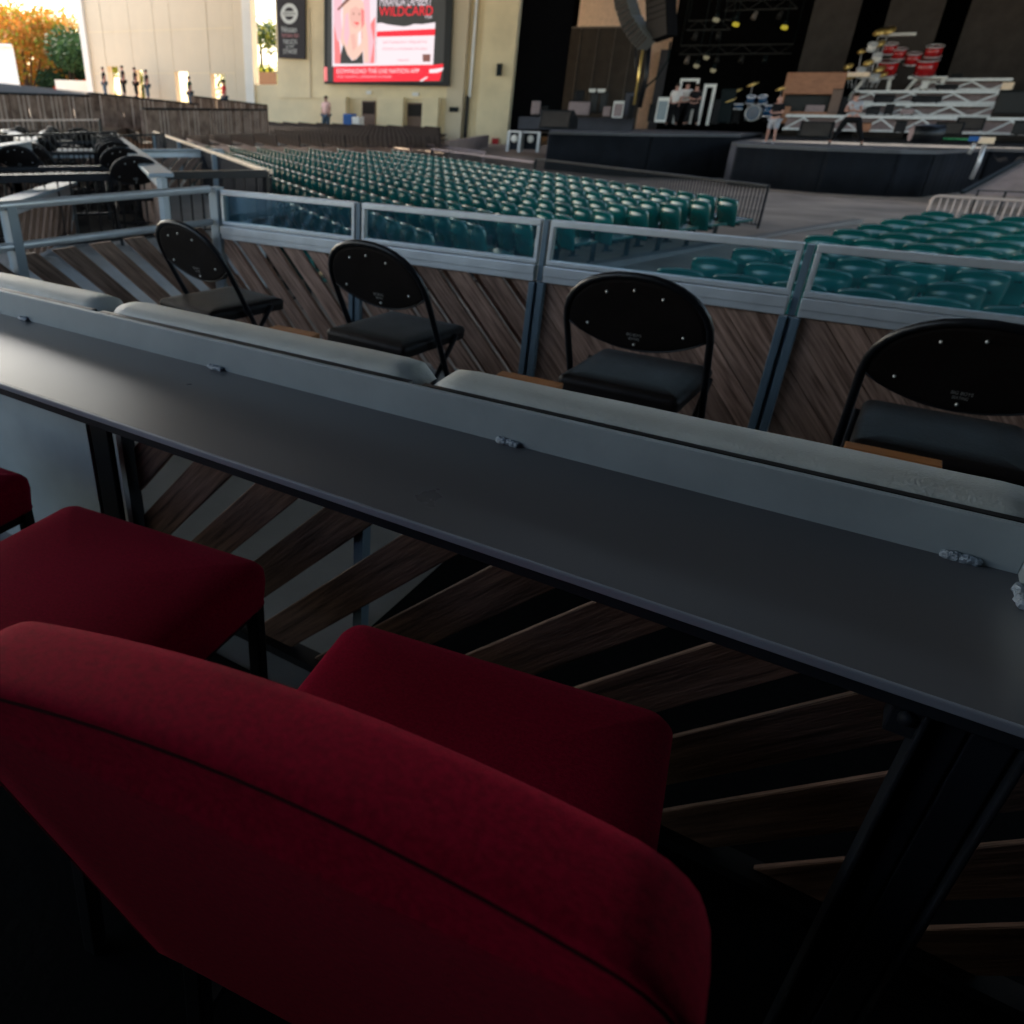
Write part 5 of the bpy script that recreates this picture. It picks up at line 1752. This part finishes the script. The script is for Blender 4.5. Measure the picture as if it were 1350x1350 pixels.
# ================================================================== PEOPLE
def skin_chain(name, joints, edges, mat, par, sub=1, rootidx=0):
    me = bpy.data.meshes.new(name)
    me.from_pydata([j[0] for j in joints], edges, [])
    me.materials.append(mat)
    o = bpy.data.objects.new(name, me)
    C.objects.link(o)
    sk = o.modifiers.new('skin', 'SKIN')
    sk.use_smooth_shade = True
    for i, j in enumerate(joints):
        r_ = j[1]
        k_ = 1.12 if name == 'body' else 1.28
        me.skin_vertices[0].data[i].radius = (r_ * k_, r_ * k_) if not isinstance(r_, tuple) else (r_[0] * k_, r_[1] * k_)
    me.skin_vertices[0].data[rootidx].use_root = True
    ss = o.modifiers.new('sub', 'SUBSURF')
    ss.levels = ss.render_levels = sub
    o.parent = par
    return o
def person(loc, rz, label, shirt, legs, shoe=m_black, spread=0.1, lean=0.0, arms='down', shorts=False, scale=1.0, cap=None):
    o = thing('person', loc, label, 'person', None, rz)
    o.scale = (scale,) * 3
    hz = 0.93
    lx = lean
    hips = (0, 0, hz)
    chest = (lx * 0.5, 0, 1.30)
    neck = (lx * 0.75, 0, 1.47)
    head = (lx * 0.9, 0.02, 1.62)
    J = [(hips, (0.15, 0.11)), (chest, (0.17, 0.11)), (neck, 0.055), ((head[0], head[1], 1.56), 0.075), (head, (0.082, 0.098)), ((head[0], head[1], 1.72), 0.06)]
    E_ = [(0, 1), (1, 2), (2, 3), (3, 4), (4, 5)]
    def add(p, r_, par_):
        J.append((p, r_)); E_.append((par_, len(J) - 1)); return len(J) - 1
    hands = []
    for s_ in (-1, 1):
        kx = s_ * (0.10 + spread * 0.5)
        k = add((kx * 0.8, 0.0, hz - 0.08), 0.09, 0)
        k = add((kx + s_ * spread * 0.2, 0.03, 0.50), 0.062, k)
        k = add((kx + s_ * spread * 0.8, -0.01, 0.10), 0.042, k)
        k = add((kx + s_ * spread * 0.8, 0.10, 0.035), 0.038, k)
        sh_ = add((chest[0] + s_ * 0.17, 0, 1.40), 0.065, 1)
        if arms == 'down':
            e_, h2 = (chest[0] + s_ * 0.25, -0.02, 1.13), (chest[0] + s_ * 0.24, 0.08, 0.88)
        elif arms == 'front':
            e_, h2 = (chest[0] + s_ * 0.24, 0.02, 1.14), (chest[0] + s_ * 0.07, 0.28, 1.12)
        else:
            e_, h2 = (chest[0] + s_ * 0.27, 0.08, 1.12), (chest[0] - s_ * 0.04, 0.22, 1.16)
        k = add(e_, 0.042, sh_)
        k = add(h2, 0.030, k)
        hv = Vector(h2) + (Vector(h2) - Vector(e_)).normalized() * 0.09
        k = add(tuple(hv), 0.03, k)
    skin_chain('body', J, E_, m_skin, o)
    # shirt
    Js = [((0, 0, hz - 0.02), (0.15, 0.12)), ((lx * 0.2, 0, hz + 0.15), (0.15, 0.115)), (chest, (0.19, 0.128)), ((neck[0], 0, 1.43), 0.075)]
    Es = [(0, 1), (1, 2), (2, 3)]
    for s_ in (-1, 1):
        Js.append(((chest[0] + s_ * 0.18, 0, 1.39), 0.078)); Es.append((2, len(Js) - 1))
        a = 0.25
        Js.append(((chest[0] + s_ * (0.23), 0.0, 1.20), 0.062)); Es.append((len(Js) - 2, len(Js) - 1))
    skin_chain('shirt', Js, Es, shirt, o)
    Jl = [((0, 0, hz), (0.165, 0.125))]
    El = []
    for s_ in (-1, 1):
        kx = s_ * (0.10 + spread * 0.5)
        Jl.append(((kx * 0.8, 0, hz - 0.09), 0.105)); El.append((0, len(Jl) - 1))
        Jl.append(((kx + s_ * spread * 0.2, 0.03, 0.50), 0.085)); El.append((len(Jl) - 2, len(Jl) - 1))
        if not shorts:
            Jl.append(((kx + s_ * spread * 0.8, -0.01, 0.12), 0.062)); El.append((len(Jl) - 2, len(Jl) - 1))
    skin_chain('shorts' if shorts else 'trousers', Jl, El, legs, o)
    for s_ in (-1, 1):
        kx = s_ * (0.10 + spread * 0.5) + s_ * spread * 0.8
        MB().ball((kx, 0.05, 0.045), 0.09, 8, 6, (0.55, 1.4, 0.5)).build('shoe', shoe, o)
    if cap:
        MB().ball((head[0], head[1] - 0.012, 1.675), 0.105, 10, 6, (0.95, 1.08, 0.85)).build('hair', cap, o)
    return o
m_shirtb = pmat('black_cotton', (0.012, 0.012, 0.014), 0.9)
m_shirtp = pmat('pink_cotton', (0.85, 0.52, 0.47), 0.9)
m_shirtw = pmat('white_cotton', (0.72, 0.68, 0.66), 0.9)
m_shirtr = pmat('red_cotton', (0.5, 0.02, 0.02), 0.9)
m_shirtg = pmat('dark_green_cotton', (0.02, 0.06, 0.045), 0.9)
m_greycot = pmat('grey_cotton', (0.42, 0.42, 0.46), 0.9)
m_jean = pmat('blue_denim', (0.05, 0.08, 0.12), 0.9)
m_hair = pmat('brown_hair', (0.03, 0.018, 0.012), 0.8)
pp_ = atd(1015, 186, 38.5); 
person((pp_.x, pp_.y, ZD), R(160), 'person in black T-shirt and grey shorts standing at the stage lip', m_shirtb, m_greycot, m_greycot, 0.06, 0, 'front', True, 1.0)
pp_ = atd(1118, 178, 40)
person((pp_.x, pp_.y, ZD), R(175), 'person in dark trousers with folded arms and wide stance on the stage', m_greycot, m_shirtb, m_black, 0.34, 0.10, 'fold', False, 1.08, m_hair)
pp_ = wpx(430, 168, 3.0)
person((pp_.x, pp_.y, pp_.z - 0.35), R(180), 'person in a pale pink shirt and jeans before the cream wall', m_shirtp, m_jean, m_black, 0.06, 0, 'down', False, 1.16, m_hair)
for x, y, d_, sm_, lm_, lb in ((140, 128, 60, m_shirtb, m_jean, 'dark-clothed person alone at the left foot of the wall'),
                       (165, 126, 60, m_shirtb, m_shirtb, 'dark-clothed person left in the group by the first bright opening'),
                       (181, 128, 60, m_shirtb, m_shirtb, 'dark-clothed person right in the group by the first bright opening'),
                       (196, 131, 60, m_shirtb, m_jean, 'dark-clothed person beside the second bright opening'),
                       (252, 142, 55, m_shirtg, m_jean, 'person in dark green beside the third bright opening'),
                       (297, 149, 52, m_shirtr, m_jean, 'person in red beside the fourth bright opening')):
    pp_ = atd(x, y, d_)
    person((pp_.x, pp_.y, pp_.z), R(150), lb, sm_, lm_, m_black, 0.05, 0, 'down', False, 1.0, m_hair)
pp_ = atd(884, 166, 42.5)
person((pp_.x, pp_.y, pp_.z), R(170), 'left one of the crew members in white before the white frame', m_shirtw, m_shirtb, m_black, 0.1, 0, 'down', False, 1.0, m_hair)
pp_ = atd(897, 165, 42.8)
person((pp_.x, pp_.y, pp_.z), R(190), 'right one of the crew members in white before the white frame', m_shirtw, m_shirtb, m_black, 0.1, 0, 'front', False, 1.02, m_hair)
pp_ = atd(909, 166, 42.4)
person((pp_.x, pp_.y, pp_.z), R(200), 'crew member in black beside the two in white', m_shirtb, m_shirtb, m_black, 0.14, 0, 'front', False, 0.98, m_hair)
o = thing('covered_cart', wpx(466, 172, 2.0), 'small cart under a blue and white cover by the cream wall', 'cart')
MB().mm((-0.6, -0.3, 0.1), (0.05, 0.3, 0.9)).build('blue_cover', m_blue, o, bevel=0.06)
MB().mm((0.06, -0.3, 0.1), (0.6, 0.3, 0.75)).build('white_cover', m_white, o, bevel=0.06)
for x in (-0.45, 0.45): MB().tube([(x, -0.3, 0.1), (x, 0.3, 0.1)], 0.1, 10).build('wheel', m_black, o)

# ================================================================== OUTSIDE: TREES, WHITE BUILDING
def leafmat(name, col, tr=0.22):
    return pmat(name, col, 0.7, 0, 0.45, 1.2, trans=tr, spec=0.2)
m_lo = leafmat('leaf_orange', (0.50, 0.20, 0.035))
m_ly = leafmat('leaf_yellow', (0.28, 0.28, 0.03))
m_lg = leafmat('leaf_dark_green', (0.030, 0.065, 0.022), 0.2)
m_lr = leafmat('leaf_red', (0.55, 0.09, 0.04))
def tree(base, h_, rad, lm, label, seed, n=2600, leaf=0.34, low=0.35, cat='tree', lm2=None):
    rnd = random.Random(seed)
    o = thing('tree' if cat == 'tree' else 'shrub', base, label, cat, 'trees outside the pavilion' if cat == 'tree' else 'shrubs outside the pavilion')
    mb = MB()
    mb.tube([(0, 0, 0), (0.1, 0, h_ * 0.3), (0, 0.1, h_ * 0.6), (0.1, 0, h_ * 0.85)], [h_ * 0.035, h_ * 0.026, h_ * 0.017, h_ * 0.006], 8)
    cl = []
    for i in range(11):
        a = rnd.uniform(0, 6.28)
        z = h_ * rnd.uniform(low, 0.92)
        rr = rad * rnd.uniform(0.35, 0.85) * (1.05 - 0.4 * abs((z / h_) - 0.6))
        e = Vector((rr * math.cos(a), rr * math.sin(a), z))
        mb.tube([(0, 0, h_ * rnd.uniform(0.22, 0.4)), e * 0.5 + Vector((0, 0, z * 0.12)), e], [h_ * 0.014, h_ * 0.008, h_ * 0.003], 5)
        cl.append((e, rad * rnd.uniform(0.30, 0.52)))
    cl.append((Vector((0, 0, h_ * 0.88)), rad * 0.45))
    mb.build('trunk', m_bark, o)
    for part, (mat_, k) in enumerate(((lm, 0.65 if lm2 else 1.0), (lm2, 0.35))):
        if mat_ is None: continue
        vs, fs = [], []
        for i in range(int(n * k)):
            c, r_ = cl[rnd.randrange(len(cl))]
            v = Vector((rnd.gauss(0, 1), rnd.gauss(0, 1), rnd.gauss(0, 0.8)))
            v = v.normalized() * r_ * rnd.uniform(0.35, 1.05)
            p = c + v
            a = Vector((rnd.gauss(0, 1), rnd.gauss(0, 1), rnd.gauss(0, 1))).normalized()
            b = a.orthogonal().normalized()
            s_ = leaf * rnd.uniform(0.5, 1.2)
            q = len(vs)
            vs += [p - a * s_, p + b * s_ * 0.55, p + a * s_, p - b * s_ * 0.55]
            fs.append((q, q + 1, q + 2, q + 3))
        MB().add(vs, fs).build('crown', mat_, o)
    return o
def at_base(x, y, d_):
    p = atd(x, y, d_)
    return p
GZ = -2.0
def tpos(x, d_):
    p = atd(x, 130, d_)
    return (p.x, p.y, GZ)
tree(tpos(38, 92), 10.8, 6.0, m_lo, 'large orange-yellow autumn tree at the left edge', 1, 15000, 0.2, 0.42, lm2=m_ly)
tree(tpos(0, 104), 11.5, 5.5, m_lo, 'orange autumn tree cut by the left edge of the photo', 2, 12000, 0.2, 0.5)
tree(tpos(68, 97), 11.0, 5.0, m_ly, 'yellow autumn tree beside the dark green one', 3, 12000, 0.2, 0.4, lm2=m_lo)
tree(tpos(96, 84), 8.6, 4.0, m_lg, 'dark green tree against the pavilion wall', 4, 13000, 0.19, 0.32)
tree(tpos(346, 84), 10.5, 3.6, m_lg, 'green tree seen through the gap beside the banner', 5, 8000, 0.18, 0.35, lm2=m_ly)
tree(tpos(352, 74), 6.0, 2.0, m_ly, 'small yellow-green tree low in the gap beside the banner', 6, 1500, 0.24, 0.3)
tree(tpos(146, 76), 6.6, 1.7, m_ly, 'yellow shrub seen through the leftmost bright opening', 8, 900, 0.2, 0.5, 'shrub')
tree(tpos(188, 74), 5.8, 1.3, m_ly, 'yellow-green shrub seen through the second bright opening', 9, 700, 0.2, 0.5, 'shrub', m_lg)
for x, sd_ in ((88, 11), (104, 12), (75, 13)):
    tree(tpos(x, 82), 4.6 - (x == 75) * 0.6, 2.2, m_lr, {88: 'middle red autumn shrub below the dark tree', 104: 'red autumn shrub nearest the pavilion wall', 75: 'leftmost red autumn shrub below the yellow tree'}[x], sd_, 1500, 0.26, 0.35, 'shrub')
# white building with sloping end at the far left
t = thing('white_building', tpos(5, 75), 'white building cut by the left edge below the orange trees', 'building')
a = atd(-60, 62, 78); b = atd(17, 62, 78); c = atd(27, 112, 78); e = atd(-60, 112, 78)
MB().prism([Vector((e.x, e.y, GZ)), Vector((c.x, c.y, GZ)), Vector((b.x, b.y, b.z)), Vector((a.x, a.y, b.z))], Vector((-9, 5.4, 0))).build('wall', m_white, t, True)
MB().beam(Vector((a.x, a.y - 0.1, b.z + 0.1)), Vector((b.x, b.y - 0.1, b.z + 0.1)), 0.4, 0.2).build('roof_edge', m_white, t, True)
t = thing('outer_wall', tpos(90, 76), 'pale low wall outside beside the pavilion corner', 'wall')
a = atd(72, 105, 76); b = atd(125, 107, 76)
MB().prism([Vector((a.x, a.y, GZ)), Vector((b.x, b.y, GZ)), b, a], Vector((-0.2, 0.3, 0))).build('wall', m_pinkgrey if 0 else m_whitewall, t, True)
a = atd(333, 95, 66); b = atd(364, 95, 66)
t = thing('dark_wall_top', (a.x, a.y, GZ), 'dark low wall at the bottom of the gap beside the banner', 'wall')
MB().prism([Vector((a.x, a.y, GZ)), Vector((b.x, b.y, GZ)), b, a], Vector((-0.2, 0.3, 0))).build('wall', m_door, t, True)
